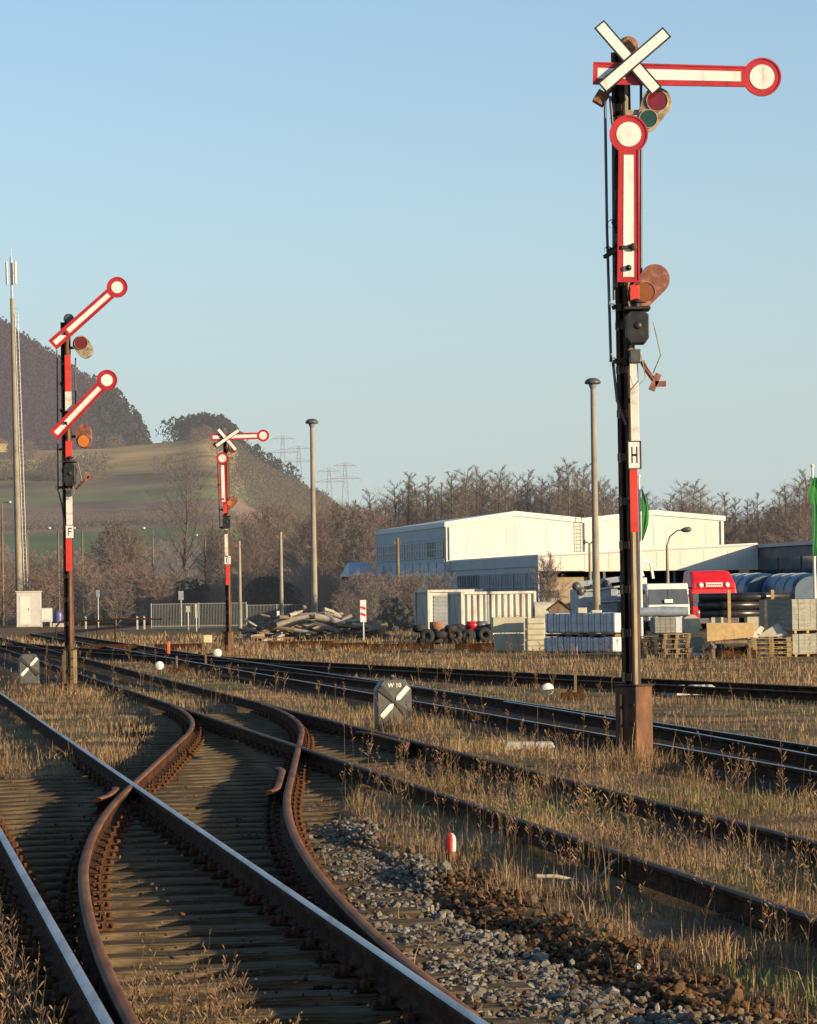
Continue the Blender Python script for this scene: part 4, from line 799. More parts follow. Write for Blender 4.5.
# ------------------------------------------------------------------ the halls
HR = math.atan2(.21, .978); V0 = gnd(447, 230)
hall = empty('white_hall', V0, HR, 'large white double gabled hall with shaded blue grey side', 'hall')
z_e, z_r, z_v, z_r2, z_e2 = at(447, 522, 230).z, at(517, 511, 231.2).z, at(585, 518, 232.3).z, at(655, 510, 233.5).z, at(725, 516, 234.7).z
gx = [0, 5.5, 11.0, 16.6, 22.3]; gzs = [z_e, z_r, z_v, z_r2, z_e2]
b = MB(); b.prism([(0, 0)]+[(22.3, 0)]+[(x, z-.25) for x, z in zip(gx[::-1], gzs[::-1])], 0, 27); b.build('wall', M['hallw'], hall)
b = MB(); t = .38
for i in range(4):
    b.prism([(gx[i]-(.12 if i == 0 else 0), gzs[i]-t), (gx[i+1]+(.12 if i == 3 else 0), gzs[i+1]-t), (gx[i+1]+(.12 if i == 3 else 0), gzs[i+1]), (gx[i]-(.12 if i == 0 else 0), gzs[i])], -.12, 27.1)
b.build('roof', M['hallr'], hall)
b = MB()
for x in (5.5, 11.0, 16.6): b.box((x, -.012, z_e*.55), (.05, .03, z_e*.85))
b.build('cladding_joints', M['hallr'], hall); b = MB()
for i in range(12): b.box((10.55, -.14, 4.7+i*.28), (.5, .03, .03))
for x in (10.3, 10.8): b.box((x, -.14, 6.2), (.03, .03, 3.4))
b.build('rung_ladder', M['polec'], hall)
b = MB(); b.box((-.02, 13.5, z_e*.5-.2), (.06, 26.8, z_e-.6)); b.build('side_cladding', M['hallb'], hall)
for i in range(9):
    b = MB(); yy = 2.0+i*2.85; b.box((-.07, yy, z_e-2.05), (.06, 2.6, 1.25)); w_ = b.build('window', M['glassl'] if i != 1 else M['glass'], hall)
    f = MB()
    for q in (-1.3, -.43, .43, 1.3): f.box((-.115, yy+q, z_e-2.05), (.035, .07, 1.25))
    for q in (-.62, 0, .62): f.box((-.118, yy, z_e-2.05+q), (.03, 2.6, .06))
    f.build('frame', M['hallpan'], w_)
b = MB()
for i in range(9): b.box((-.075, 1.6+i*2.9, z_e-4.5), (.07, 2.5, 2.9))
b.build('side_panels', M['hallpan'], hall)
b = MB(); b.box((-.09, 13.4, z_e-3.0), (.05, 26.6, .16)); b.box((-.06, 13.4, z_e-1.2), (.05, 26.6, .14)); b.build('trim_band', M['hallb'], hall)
for x, h_ in ((.25, z_e-.4), (22.05, z_e2-.4), (11.0, z_v-.4)):
    b = MB(); b.tube([(x, -.07, 4.7), (x, -.07, h_)], .055, 7); b.build('downpipe', M['hallb'], hall)
for i in range(7):
    b = MB(); b.box((1.6+i*3.2, -.006, z_e*.74), (.035, .014, z_e*.42)); b.build('panel_joint', M['hallb'], hall)
# front annex
wl = 26.6; W0 = hall.location
ann = empty('hall_annex', V0, HR, 'low flat annex with deep white fascia in front of the white hall', 'annex')
b = MB(); b.prism([(.35, 4.55), (16, 5.15), (16, 5.28), (.35, 4.68)], -wl-.05, -.02); b.build('roof', M['hallr'], ann)
b = MB(); b.prism([(.3, 3.55), (16.0, 3.42), (16.0, 5.14), (.3, 4.54)], -wl-.1, -wl+.05); b.build('front_fascia', M['hallw'], ann)
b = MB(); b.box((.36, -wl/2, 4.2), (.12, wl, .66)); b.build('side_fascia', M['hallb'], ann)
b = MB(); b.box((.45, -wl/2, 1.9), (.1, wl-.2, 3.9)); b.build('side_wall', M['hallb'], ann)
for i in range(7):
    yy = -25.0+i*3.55
    b = MB(); b.box((.385, yy, 2.5), (.05, 3.1, 1.9)); w_ = b.build('window', M['glass'] if i in (5, 6) else M['glassl'], ann); f = MB()
    for q in (-1.55, -.78, 0, .78, 1.55): f.box((.345, yy+q, 2.5), (.04, .07, 1.95))
    f.box((.34, yy, 2.5), (.03, 3.1, .07)); f.build('frame', M['hallb'], w_)
b = MB(); b.box((8.5, -wl+5, 1.75), (15.5, .2, 3.5)); b.build('recess_wall', M['dark'], ann)
b = MB(); b.box((2.3, -wl+1.2, 1.55), (3.6, .2, 3.1)); wl_ = b.build('cream_wall', M['render'], ann)
b = MB(); b.box((1.65, -wl+1.08, 1.95), (.85, .05, .5)); b.build('small_window', M['glass'], wl_)
for i in range(9): b = MB(); b.box((1.9+i*1.7, -wl-.106, 4.1+i*.035), (.03, .012, 1.05)); b.build('fascia_joint', M['hallb'], ann)
b = MB(); b.bar((.3, -wl-.13, 4.56), (16.0, -wl-.13, 5.16), .06, .10); b.build('gutter', M['hallb'], ann)
for x in (.6, 5, 10, 15.6): b = MB(); b.box((x, -wl+.1, 1.72), (.16, .16, 3.44)); b.build('column', M['darkwall'], ann)
# dark block on the right
blk = empty('dark_shed', V0, HR, 'long dark grey shed with pale roof edge at the right edge', 'shed')
b = MB(); b.box((26, -wl-13, 2.45), (19.8, 29.5, 4.9)); b.build('wall', M['darkwall'], blk)
b = MB(); b.box((26, -wl-13, 5.05), (20.2, 29.9, .22)); b.build('roof', M['bluegrey'], blk)
for i in range(6): b = MB(); b.box((16.06, -wl-25+i*4.6, 2.9), (.06, 4.2, 2.6)); b.build('window', M['glass'], blk)
b = MB(); b.box((16.03, -wl+1.6, 2.5), (.25, .25, 5.0)); b.build('corner_post', M['hallw'], blk)
# small annex left of the hall
lo = empty('side_shed', gnd(363, 250), HR, 'small pale blue roofed shed left of the hall', 'shed')
zt = at(363, 562, 250).z; b = MB(); b.box((0, 3, (zt-1.2)/2), (2.9, 6, zt-1.2)); b.build('wall', M['rustwall'], lo)
b = MB(); b.add([(-1.7, -.3, zt-1.1), (1.6, -.3, zt-1.1), (1.6, 3.2, zt), (-1.2, 3.2, zt), (-1.7, -.3, zt-1.2), (1.6, -.3, zt-1.2), (1.6, 6.2, zt-1.2), (-1.7, 6.2, zt-1.2)], [(0, 1, 2, 3), (4, 5, 1, 0), (7, 4, 0, 3), (5, 6, 2, 1), (6, 7, 3, 2)]); b.build('roof', M['hallpan'], lo)
b = MB(); b.box((2.0, -3.5, zt-1.55), (2.6, 4, .18)); b.build('canopy', M['hallr'], lo); b = MB()
for x in (.9, 3.1): b.box((x, -5.2, (zt-1.6)/2), (.1, .1, zt-1.6))
b.build('canopy_post', M['galv'], lo); lo.scale = (.68, .68, 1)
# far rail on poles at right (pale overhead bar)
root = empty('overhead_pipe', gnd(775, 300), 0, 'pale overhead pipe bridge in front of the right hand trees', 'pipe bridge')
a, c_ = at(735, 531, 300)-root.location, at(822, 528, 300)-root.location; b = MB(); b.tube([a, c_], .12, 8); b.build('pipe', M['polec'], root)
for q in (a, c_, (a+c_)/2): b = MB(); b.tube([(q.x, 0, 0), (q.x, 0, q.z)], .1, 6); b.build('post', M['darkwall'], root)
# ------------------------------------------------------------------ yard
def container(px, Y, L_, H, D, label, door=False):
    root = empty('storage_container', gnd(px, Y), HR, label, 'container'); z0 = .18
    b = MB(); b.box((L_/2, D/2, z0+H/2), (L_-.1, D-.1, H-.08)); b.build('body', M['cont'], root)
    b = MB()
    for x in (0, L_):
        for y in (0, D): b.box((x, y, z0+H/2), (.12, .12, H))
    for z in (z0+.05, z0+H-.05):
        for y in (0, D): b.box((L_/2, y, z), (L_-.13, .1, .12))
        for x in (0, L_): b.box((x, D/2, z), (.1, D-.13, .12))
    b.build('frame', M['cont'], root, .01)
    b = MB()
    if not door:
        n = 11
        for i in range(n):
            xm = .14+(i+.5)*(L_-.28)/n; b.add([(xm+q_*u_, y_, z_) for z_ in (z0+.13, z0+H-.13) for q_, u_, y_ in ((-1, .10, .049), (-1, .05, -.045), (1, .05, -.045), (1, .10, .049))], [(0, 1, 5, 4), (1, 2, 6, 5), (2, 3, 7, 6), (4, 5, 6, 7), (3, 2, 1, 0)])
        b.build('corrugation', M['cont'], root)
    else:
        b.box((L_*.52, .035, z0+H/2-.05), (L_*.85, .03, H*.8)); d_ = b.build('roller_door', M['contb'], root); s = MB()
        for i in range(9): s.box((L_*.52, .012, z0+.25+i*(H*.8)/9), (L_*.84, .03, .05))
        s.build('door_slats', M['contb'], d_)
    b = MB(); n = int(D/.3)
    for i in range(n): b.box((.035, .18+(i+.5)*(D-.36)/n, z0+H/2), (.05, .13, H-.28))
    b.build('end_ribs', M['cont'], root)
    b = MB()
    for x in (.2, L_-.2): b.box((x, D/2, z0/2), (.2, D, z0))
    b.build('skid', M['wood'], root)
container(462, 134, 3.35, 1.92, 2.6, 'white corrugated container, the right one of the two')
container(428.5, 142, 2.6, 2.05, 2.8, 'white container with grey roller door, the left one of the two', True)
# tyres and drums heap in front
def torus(b, c, R0, r, mx, n=18, k=8):
    vs = [Vector(c)+mx @ Vector(((R0+r*math.cos(2*math.pi*j/k))*math.cos(2*math.pi*i/n), (R0+r*math.cos(2*math.pi*j/k))*math.sin(2*math.pi*i/n), r*1.25*math.sin(2*math.pi*j/k))) for i in range(n) for j in range(k)]
    fs = [(i*k+j, ((i+1) % n)*k+j, ((i+1) % n)*k+(j+1) % k, i*k+(j+1) % k) for i in range(n) for j in range(k)]
    b.add(vs, fs, 0, True)
for i in range(19):
    px = 420+i*3.9+random.uniform(-2, 2); R0 = random.uniform(.13, .22); flat = random.random() < .4
    mx = Matrix.Rotation(random.uniform(-.3, .3), 3, 'Z') @ (Matrix.Rotation(random.uniform(-.15, .15), 3, 'X') if flat else Matrix.Rotation(math.pi/2+random.uniform(-.35, .1), 3, 'X'))
    b = MB(); torus(b, (0, 0, (.12+random.choice([0, .24, .48])) if flat else R0+.11), R0, .12, mx)
    simple('tyre', b, M['rubber'], 'old black tyre in the row of scrap before the white containers', 'tyre', 'tyres before the containers', gnd(px, 124+random.uniform(-1.5, 1.5)))
for px, m, lb in ((436, 'rust', 'rusty drum among the tyres, the left one'), (472, 'truckr', 'dull red canister among the tyres'), (480, 'lamp', 'dark drum among the tyres, next to the concrete blocks')):
    b = MB(); b.lathe([(0, 0), (.26, 0), (.28, .02), (.27, .28), (.285, .30), (.27, .32), (.27, .6), (.285, .62), (.28, .86), (0, .87)], (0, 0, 0), 16); simple('drum', b, M[m], lb, 'drum', loc=gnd(px, 125.5))
def blockpile(x0, x1, y0, y1, Y, D, m, name, label, cat, rz=HR, grp=None, bevel=.02, grooves=0, pallet=False):
    """box measured on its front face"""
    a, c_ = at(x0, y1, Y), at(x1, y0, Y); L_ = (c_.x-a.x)/math.cos(rz); z0, z1 = max(a.z, 0), c_.z
    root = empty(name, (a.x, Y, z0), rz, label, cat, grp); h = z1-z0
    b = MB()
    if grooves:
        nx, nz = grooves
        for i in range(nx):
            for j in range(nz): b.box(((i+.5)*L_/nx, D/2, (j+.5)*h/nz), (L_/nx-.012, D-random.uniform(0, .02), h/nz-.012))
        b.box((L_/2, D/2, h/2), (L_-.03, D-.05, h-.03))
    else: b.box((L_/2, D/2, h/2), (L_, D, h))
    b.build('body', M[m], root, bevel); return root, L_, h
for a in [(493, 527, 617, 633, 103, 'upper pale concrete block of the pair beside the containers'), (496, 527, 633.5, 651, 103, 'lower shaded concrete block of the pair beside the containers')]:
    r_, L_, h = blockpile(*a[:5], .75, 'block', 'concrete_block', a[5], 'concrete block', .05)
    b = MB()
    for x in (.25, .75): b.tube([(L_*x-.06, .37, h-.01), (L_*x-.05, .37, h+.05), (L_*x+.05, .37, h+.05), (L_*x+.06, .37, h-.01)], .012, 5)
    b.build('lifting_loop', M['rust'], r_)
for k, a in enumerate([(527.5, 545, 618, 629), (527.5, 545, 629.3, 640), (527.5, 545, 640.3, 651)]):
    r_, L_, h = blockpile(*a, 102, .6, 'block', 'concrete_block', 'narrow yellowish block, %s of three stacked right of the larger pair' % ('top', 'middle', 'bottom')[k], 'concrete block', .1)
    b = MB(); b.box((L_/2, -.008, h/2), (L_*.9, .016, .03)); b.build('edge_strip', M['paver'], r_)
b = MB(); b.tube([(0, 0, .45), (1.05, .1, .45)], .43, 20); b.tube([(-.06, 0, .45), (0, 0, .45)], .2, 12)
o = simple('pale_tank', b, M['pale'], 'pale round tank behind the concrete blocks', 'tank', loc=gnd(533.5, 128) + Vector((0, 0, .75)))
b = MB(); b.box((0, 0, .37), (1.3, .9, .75)); simple('tank_base', b, M['concrete'], 'concrete base under the pale round tank', 'base', loc=gnd(545, 128), bevel=.02)
# gabled dark crate on posts
root = empty('bird_table_roof', gnd(559, 112), 0, 'dark gabled timber cover above the wrapped packs', 'timber cover'); zt = at(559, 601, 112).z
b = MB(); b.prism([(-.42, zt-.32), (0, zt-.02), (.40, zt-.28), (.34, zt-.5), (-.34, zt-.5)], -.3, .3); b.build('cover', M['wood'], root); b = MB()
for s in (-1, 1): b.prism([(s*.46, zt-.36), (0, zt), (0, zt+.04), (s*.48, zt-.31)][::s], -.36, .36)
b.build('roof_board', M['mast'], root); b = MB()
for s in (-1, 1): b.box((s*.3, 0, (zt-.5)/2), (.08, .5, zt-.5))
b.build('leg', M['wood'], root)
# wrapped packs, their film covered ends in shade, the row running slightly towards the camera
for t_i, (y0, y1) in enumerate([(613.5, 633), (637, 652)]):
    for i in range(6):
        Yp = 100.5-i*.33; x = (545, 543.5)[t_i]+i*11.7; hi = t_i == 0 and i == 5
        lb = 'wrapped pack with sunlit flank at the right end of the upper tier' if hi else ('film wrapped pack in the upper tier beside the lamp post' if t_i == 0 else 'film wrapped pack in the lower tier beside the lamp post')
        r_, L_, h = blockpile(x, x+10.9, y0+random.uniform(-.9, .6), y1, Yp, .9, 'film', 'wrapped_pack', lb, 'wrapped pack', -.68+random.uniform(-.04, .04), None if hi else ('packs of the upper tier' if t_i == 0 else 'packs of the lower tier'), .05)
        b = MB()
        for q in (.25, .75): b.box((L_*q, .45, h/2), (.02, .915, h+.012))
        b.build('strap', M['lamp'], r_)
        if t_i == 0:
            b = MB(); b.box((L_/2, .45, -.05), (L_, .9, .03)); b.box((L_*.1, .45, -.095), (.08, .9, .055)); b.box((L_*.9, .45, -.095), (.08, .9, .055)); b.build('pallet_board', M['wood'], r_)
for x0, x1, y0, y1, lb in [(578, 587, 607.5, 613.4, 'small pale block lying on the wrapped packs left of the lamp'), (592, 602, 610, 614, 'flat pale block on the wrapped packs below the lamp'), (638, 650, 601, 613, 'pale block behind the H signal foot beside the truck')]:
    blockpile(x0, x1, y0, y1, 99.4, .3, 'pale', 'pale_block', lb, 'block', .1) if y0 > 606 else None
# pallets
def pallet(loc, rz, label, rot=None, grp=None, name='pallet'):
    root = empty(name, loc, rz, label, 'pallet', grp)
    if rot: root.rotation_euler = rot
    b = MB()
    for i in range(5): b.box((-.34*1.5+i*.255, 0, .133), (.14, .8, .022))
    b.build('deck_board', M['pallet'], root); b = MB()
    for y in (-.35, 0, .35):
        for x in (-.5, 0, .5): b.box((x, y, .064), (.14, .1, .078))
        b.box((0, y, .112), (1.2, .1, .02))
    b.build('block', M['pallet'], root); b = MB()
    for y in (-.35, 0, .35): b.box((0, y, .013), (1.2, .1, .02))
    b.build('skid_board', M['pallet'], root); return root
nth = ('lowest', 'second', 'third', 'fourth', 'fifth')
for i in range(5): pallet(gnd(674, 88.5, .145*i), math.pi/2+random.uniform(-.06, .06), '%s pallet of the stack just right of the H signal' % nth[i])
for i in range(4): pallet(gnd(650, 93.5, .145*i), math.pi/2+random.uniform(-.15, .15), '%s pallet of the shaded stack behind the H signal' % nth[i])
pk, L_, h = blockpile(655, 676, 617, 633, 88.2, .8, 'paver', 'paver_pack', 'pack of beige pavers on top of the pallet stack', 'paver pack', .1, grooves=(4, 6), bevel=0); b = MB(); b.box((L_+.09, .4, h/2), (.18, .8, h)); b.build('film', M['film'], pk)
b = MB(); b.tube([(-.75, 0, .16), (0, .02, .17), (.72, 0, .16)], [.14, .16, .14], 12); simple('film_roll', b, M['bluegrey'], 'blue grey roll lying on the pack of beige pavers', 'roll', loc=gnd(664, 91.5) + Vector((0, 0, at(664, 616.5, 91.5).z-.02)))
b = MB(); b.tube([(0, -.22, 0), (0, .22, 0)], [.30, .33], 18); b.tube([(0, -.24, 0), (0, -.22, 0)], .08, 12); o = simple('cable_drum', b, M['block'], 'round stone coloured drum standing right of the paver pack', 'drum', loc=gnd(690, 92) + Vector((0, 0, .93)), bevel=.02)
b = MB(); b.box((0, 0, .29), (.6, .6, .58)); simple('plinth', b, M['paver'], 'grey block carrying the round drum', 'block', loc=gnd(690, 92), bevel=.02)
b = MB(); b.prism([(-.42, 0), (.42, 0), (.38, .1), (-.40, .1)], -.3, .3); simple('concrete_slab', b, M['pale'], 'low white slab on the ground right of the pallet stack', 'slab', loc=gnd(699, 89.5), bevel=.01)
for px, Y, s, lb in ((701, 92.5, .42, 'dark rubber heap right of the round drum'), (716, 91.5, .34, 'dark rubbish heap below the leaning board')):
    b = MB(); b.lathe([(0, 0), (s*1.2, 0), (s*1.1, s*.5), (s*.6, s*1.0), (0, s*1.25)], (0, 0, 0), 9, sm=False); simple('rubbish_heap', b, M['rubber'], lb, 'heap', loc=gnd(px, Y))
# leaning board on trestle
root = empty('leaning_board', gnd(731, 86), .1, 'large bare wooden board leaning in front of the black pipes', 'board'); zb_, zt_ = at(731, 641, 86).z, at(731, 622.5, 86).z
b = MB(); b.prism([(-.70, zb_), (.58, zb_+.1), (.70, zb_+.25), (.66, zt_), (-.68, zt_+.02)], -.05, .0, 0, Matrix.Rotation(-.25, 4, 'X')); b.build('sheet', M['osb'], root, .006); b = MB()
for x in (-.52, .52): b.box((x, .14, zb_/2), (.1, .1, zb_)); b.box((x, .14, zb_*.7), (.1, .5, .08))
b.box((0, .14, zb_-.03), (1.2, .1, .08)); b.build('trestle', M['wood'], root)
b = MB(); b.box((0, 0, .12), (1.1, .7, .24)); b.box((.1, -.1, .29), (.7, .5, .1)); simple('scrap_crate', b, M['railrust'], 'dark crate of scrap under the leaning board', 'crate', loc=gnd(735, 86.6), bevel=.02)
for i in range(4): pallet(gnd(770, 87.5, .148*i), -.08+random.uniform(-.05, .05), '%s pallet of the bright stack before the grey paver stacks' % ('lowest', 'second', 'third', 'topmost')[i])
root = empty('white_board', gnd(772, 87.5, .148*4), -.08, 'pale triangular board leaning on the bright pallet stack', 'board'); b = MB(); b.prism([(-.50, 0), (.50, 0), (.30, .28), (.16, .40), (.08, .36)], -.03, .0, 0, Matrix.Rotation(-.3, 4, 'X')); b.build('sheet', M['pale'], root)
b = MB(); b.bar((-.05, .14, 0), (.1, .10, .3), .05, .05); b.build('prop', M['pallet'], root)
root = empty('bent_sheet', gnd(752, 87.3), .3, 'bent white sheet standing at the left of the bright pallets', 'sheet'); b = MB(); b.prism([(-.12, 0), (.16, 0), (.26, .45), (.05, .78), (-.05, .42)], -.015, .01); b.build('sheet', M['pale'], root)
b = MB(); b.prism([(.1, .74), (.3, .92), (.42, .86), (.3, .66)], .1, .13); b.build('torn_corner', M['pale'], root)
# grey paver stacks, corner towards the camera
def cstack(px, Y, z0, h, label, rz=R(40), L_=1.3, D=1.0):
    root = empty('paver_stack', gnd(px, Y, z0), rz, label, 'paver stack'); b = MB(); nz = 6
    for i in range(5):
        for k in range(nz): b.box(((i+.5)*L_/5, D/2, (k+.5)*h/nz), (L_/5-.008, D-.004-random.uniform(0, .02), h/nz-.012))
    b.box((L_/2, D/2, h/2), (L_-.03, D-.04, h-.03)); b.build('pavers', M['paver'], root); b = MB()
    for q in (.2, .8): b.box((L_*q, D/2, h/2), (.02, D+.01, h+.01))
    b.build('strap', M['lamp'], root); b = MB()
    for q in (.1, .5, .9): b.box((L_*q, D/2, -.065), (.1, D, .09))
    b.box((L_/2, D/2, -.012), (L_, D, .02)); b.build('pallet_base', M['pallet'], root)
zt1 = at(795, 599, 87.2).z; zm = at(795, 629, 87.2).z; zm2 = at(795, 634, 87.2).z
cstack(792, 87.2, .1, zm2-.1, 'lower grey paver stack at the right edge'); cstack(792, 87.2, zm2+.12, zt1-zm2-.12, 'upper grey paver stack at the right edge')
# stack left of it, shade of the side face put into its dark colour
r_, L_, h = blockpile(765, 787, 599, 656, 89.4, .9, 'signdark', 'paver_stack', 'dark shaded paver stack left of the bright right edge stacks', 'paver stack', .05, grooves=(3, 8), bevel=0)
# pipes with posts
row = 0
for j, (z_, x0, x1) in enumerate([(0, 700, 763), (1, 698, 763), (2, 699, 789)]):
    for kx in range(2):
        y0 = at(735, (613.6, 605.3, 597)[j], 122).z; a, c_ = gnd(x0, 122+kx*.36), gnd(x1, 122+kx*.36); L_ = c_.x-a.x; b = MB(); r = .168; n = 20
        vs = [(xx, rr*math.cos(2*math.pi*i/n), rr*math.sin(2*math.pi*i/n)) for xx, rr in ((0, r-.02), (0, r), (L_, r), (L_, r-.02)) for i in range(n)]
        b.add(vs, [(q*n+i, q*n+(i+1) % n, ((q+1) % 4)*n+(i+1) % n, ((q+1) % 4)*n+i) for q in range(4) for i in range(n)], 0, True)
        simple('pipe', b, M['pipe'], ('big black plastic pipe, %s, %s' % (('bottom row', 'middle row', 'top row')[j], ('front of the pile', 'behind the front one')[kx])), 'pipe', None, a+Vector((0, 0, y0)))
for px, yt, lb in ((729, 590, 'upright wooden stake before the pipes'), (772.5, 590, 'upright wooden stake at the right end of the pipes')):
    zt_ = at(px, yt, 121.6).z; b = MB(); b.box((0, 0, zt_/2), (.13, .08, zt_)); simple('stake', b, M['osb'], lb, 'stake', loc=gnd(px, 121.62), bevel=.01)
for px in (716, 752):
    b = MB(); b.box((0, .2, .45), (.5, 1.0, .9)); simple('support_block', b, M['block'], 'concrete support under the %s end of the pipes' % ('left' if px < 730 else 'right'), 'block', loc=gnd(px, 122.2), bevel=.02)
# ------------------------------------------------------------------ vehicles
def wheels(root, pos, r=.5, wd=.28):
    for x, y in pos:
        b = MB(); b.lathe([(r*.5, -wd/2), (r*.9, -wd/2), (r, -wd*.3), (r, wd*.3), (r*.9, wd/2), (r*.5, wd/2)], (x, y, r), 20, 0, Matrix.Rotation(math.pi/2, 3, 'Y')); wv = b.build('wheel', M['rubber'], root)
        b = MB(); b.lathe([(0, -wd*.3), (r*.3, -wd*.45), (r*.52, -wd*.4), (r*.52, wd*.4), (r*.3, wd*.45), (0, wd*.3)], (x, y, r), 16, 0, Matrix.Rotation(math.pi/2, 3, 'Y')); b.build('rim', M['lamp'], wv)
def cab(root, w, h, d, paint, roof_bulge=.08, zb=.62):
    """front faces local -y, left side at x=-w/2"""
    hw = w/2; side = [(0, zb), (d, zb), (d, h), (.22, h), (.04, h*.62), (-.02, h*.5)]
    b = MB(); n = len(side)
    vs = []
    for x, ins in ((-hw, 0), (-hw+.06, .03), (hw-.06, .03), (hw, 0)):
        for y, z in side: vs.append((x, y+(0 if ins else .04), z+(ins if z > h*.8 else 0)))
    fs = [(q*n+i, q*n+(i+1) % n, (q+1)*n+(i+1) % n, (q+1)*n+i) for q in range(3) for i in range(n)]+[tuple(range(n))[::-1], tuple(3*n+i for i in range(n))]
    b.add(vs, fs); body = b.build('cab', M[paint], root, .05)
    z0, z1 = h*.60, h*.90; y0, y1 = .02, .19
    g = MB(); g.add([(-hw*.94, y0-.03, z0), (hw*.94, y0-.03, z0), (hw*.92, y1-.03, z1), (-hw*.92, y1-.03, z1), (-hw*.94, y0+.1, z0), (hw*.94, y0+.1, z0), (hw*.92, y1+.1, z1), (-hw*.92, y1+.1, z1)], [(0, 1, 2, 3), (7, 6, 5, 4), (0, 4, 5, 1), (1, 5, 6, 2), (2, 6, 7, 3), (3, 7, 4, 0)]); ws = g.build('windscreen', M['screen'], root)
    f = MB(); f.bar((0, y0-.045, z0), (0, y1-.045, z1), .03, .02); f.bar((-hw*.5, y0-.05, z0+.03), (-.05, y0+.0, z0+.25), .015, .015); f.bar((hw*.1, y0-.05, z0+.03), (hw*.55, y0+.0, z0+.25), .015, .015); f.build('wiper', M['lettering'], ws)
    for s in (-1, 1):
        d_ = MB(); d_.box((s*(hw+.012), d*.45, (zb+h*.93)/2), (.03, d*.62, h*.93-zb-.1)); do = d_.build('door', M[paint], root, .02)
        g = MB(); g.box((s*(hw+.03), d*.45, h*.76), (.02, d*.5, h*.26)); g.build('side_window', M['glass'], do)
        m = MB(); m.box((s*(hw+.2), -.03, h*.72), (.18, .08, .42)); m.bar((s*hw, .05, h*.86), (s*(hw+.2), -.02, h*.86), .03, .03); m.build('mirror', M['lettering'], root, .02)
        l_ = MB(); l_.lathe([(0, .03), (.09, .02), (.11, 0)], (s*hw*.72, -.03, zb+.28), 14, 0, Matrix.Rotation(math.pi/2, 3, 'X')); l_.build('headlight', M['glassl'], root)
    b = MB(); b.box((0, -.06, zb-.1), (w*.98, .2, .32)); b.build('bumper', M['lamp'], root, .03)
    b = MB()
    for i in range(4): b.box((0, -.035, zb+.2+i*.11), (w*.5, .03, .06))
    b.build('grille', M['lettering'], root)
    return body
trk = empty('white_truck', gnd(669, 138), R(15), 'white flat cab truck parked behind the pavers', 'truck')
cab(trk, 2.05, at(669, 584, 138).z, 1.7, 'truckw'); wheels(trk, [(-.9, .9), (.9, .9), (-.9, 4.6), (.9, 4.6)])
b = MB(); b.box((0, 4.0, .95), (.8, 5.6, .25)); b.build('chassis', M['lamp'], trk)
b = MB(); b.box((0, 4.6, 1.25), (2.2, 4.6, .14)); b.box((-1.08, 4.6, 1.5), (.05, 4.6, .4)); b.box((1.08, 4.6, 1.5), (.05, 4.6, .4)); b.build('flat_bed', M['bluegrey'], trk, .01)
b = MB(); b.box((-.05, -.10, at(669, 601, 138).z), (.4, .02, .16)); b.build('windscreen_card', M['white'], trk)
b = MB(); q = Vector((-.55, 2.1, 0)); b.box(q+Vector((0, 0, 1.9)), (.35, .35, 1.5)); b.bar(q+Vector((0, 0, 2.7)), q+Vector((-.25, 0, 3.5)), .18, .2); b.bar(q+Vector((-.25, 0, 3.5)), q+Vector((.5, .2, 3.35)), .14, .16); b.bar(q+Vector((.5, .2, 3.35)), q+Vector((.62, .2, 2.6)), .1, .12); b.build('loading_crane', M['truckw'], trk, .01)
# folded crane machine left of the mast
crn = empty('crane_machine', gnd(598, 142), R(8), 'grey blue machine with folded crane boom behind the lamp post', 'crane machine')
zz1 = at(598, 578, 142).z; b = MB(); b.box((-.2, 0, 1.5), (1.9, 2.0, 1.3)); b.box((.9, .1, 1.3), (.9, 1.8, 1.5)); b.build('engine_housing', M['bluegrey'], crn, .04)
b = MB(); b.bar((-1.2, -.9, zz1-.30), (1.5, -.9, zz1+.0), .22, .26); b.bar((-1.0, -.9, zz1-.85), (1.3, -.9, zz1-.62), .16, .16); b.build('boom', M['bluegrey'], crn, .015)
b = MB(); b.tube([(-.8, -1.05, zz1-.60), (1.2, -1.05, zz1-.38)], .06, 8); b.tube([(-.6, -1.1, zz1-1.15), (.9, -1.1, zz1-1.1)], .05, 8); b.build('hydraulic_ram', M['galv'], crn)
b = MB(); m3 = Matrix.Rotation(math.pi/2, 3, 'X')
for x, z in ((-1.2, zz1-.38), (-1.0, zz1-.62), (.2, zz1-.3)): b = MB(); b.lathe([(0, -.16), (.20, -.14), (.20, .14), (0, .16)], (x, -.9, z), 14, 0, m3); b.build('pivot_drum', M['lamp'], crn); b = MB(); b.box((.35, -.8, 2.15), (.25, .3, 1.1)); b.box((-.3, -.95, 2.2), (.5, .2, .35)); b.build('boom_support', M['lamp'], crn, .01)
wheels(crn, [(-.9, -.95), (.7, -.95)], .45)
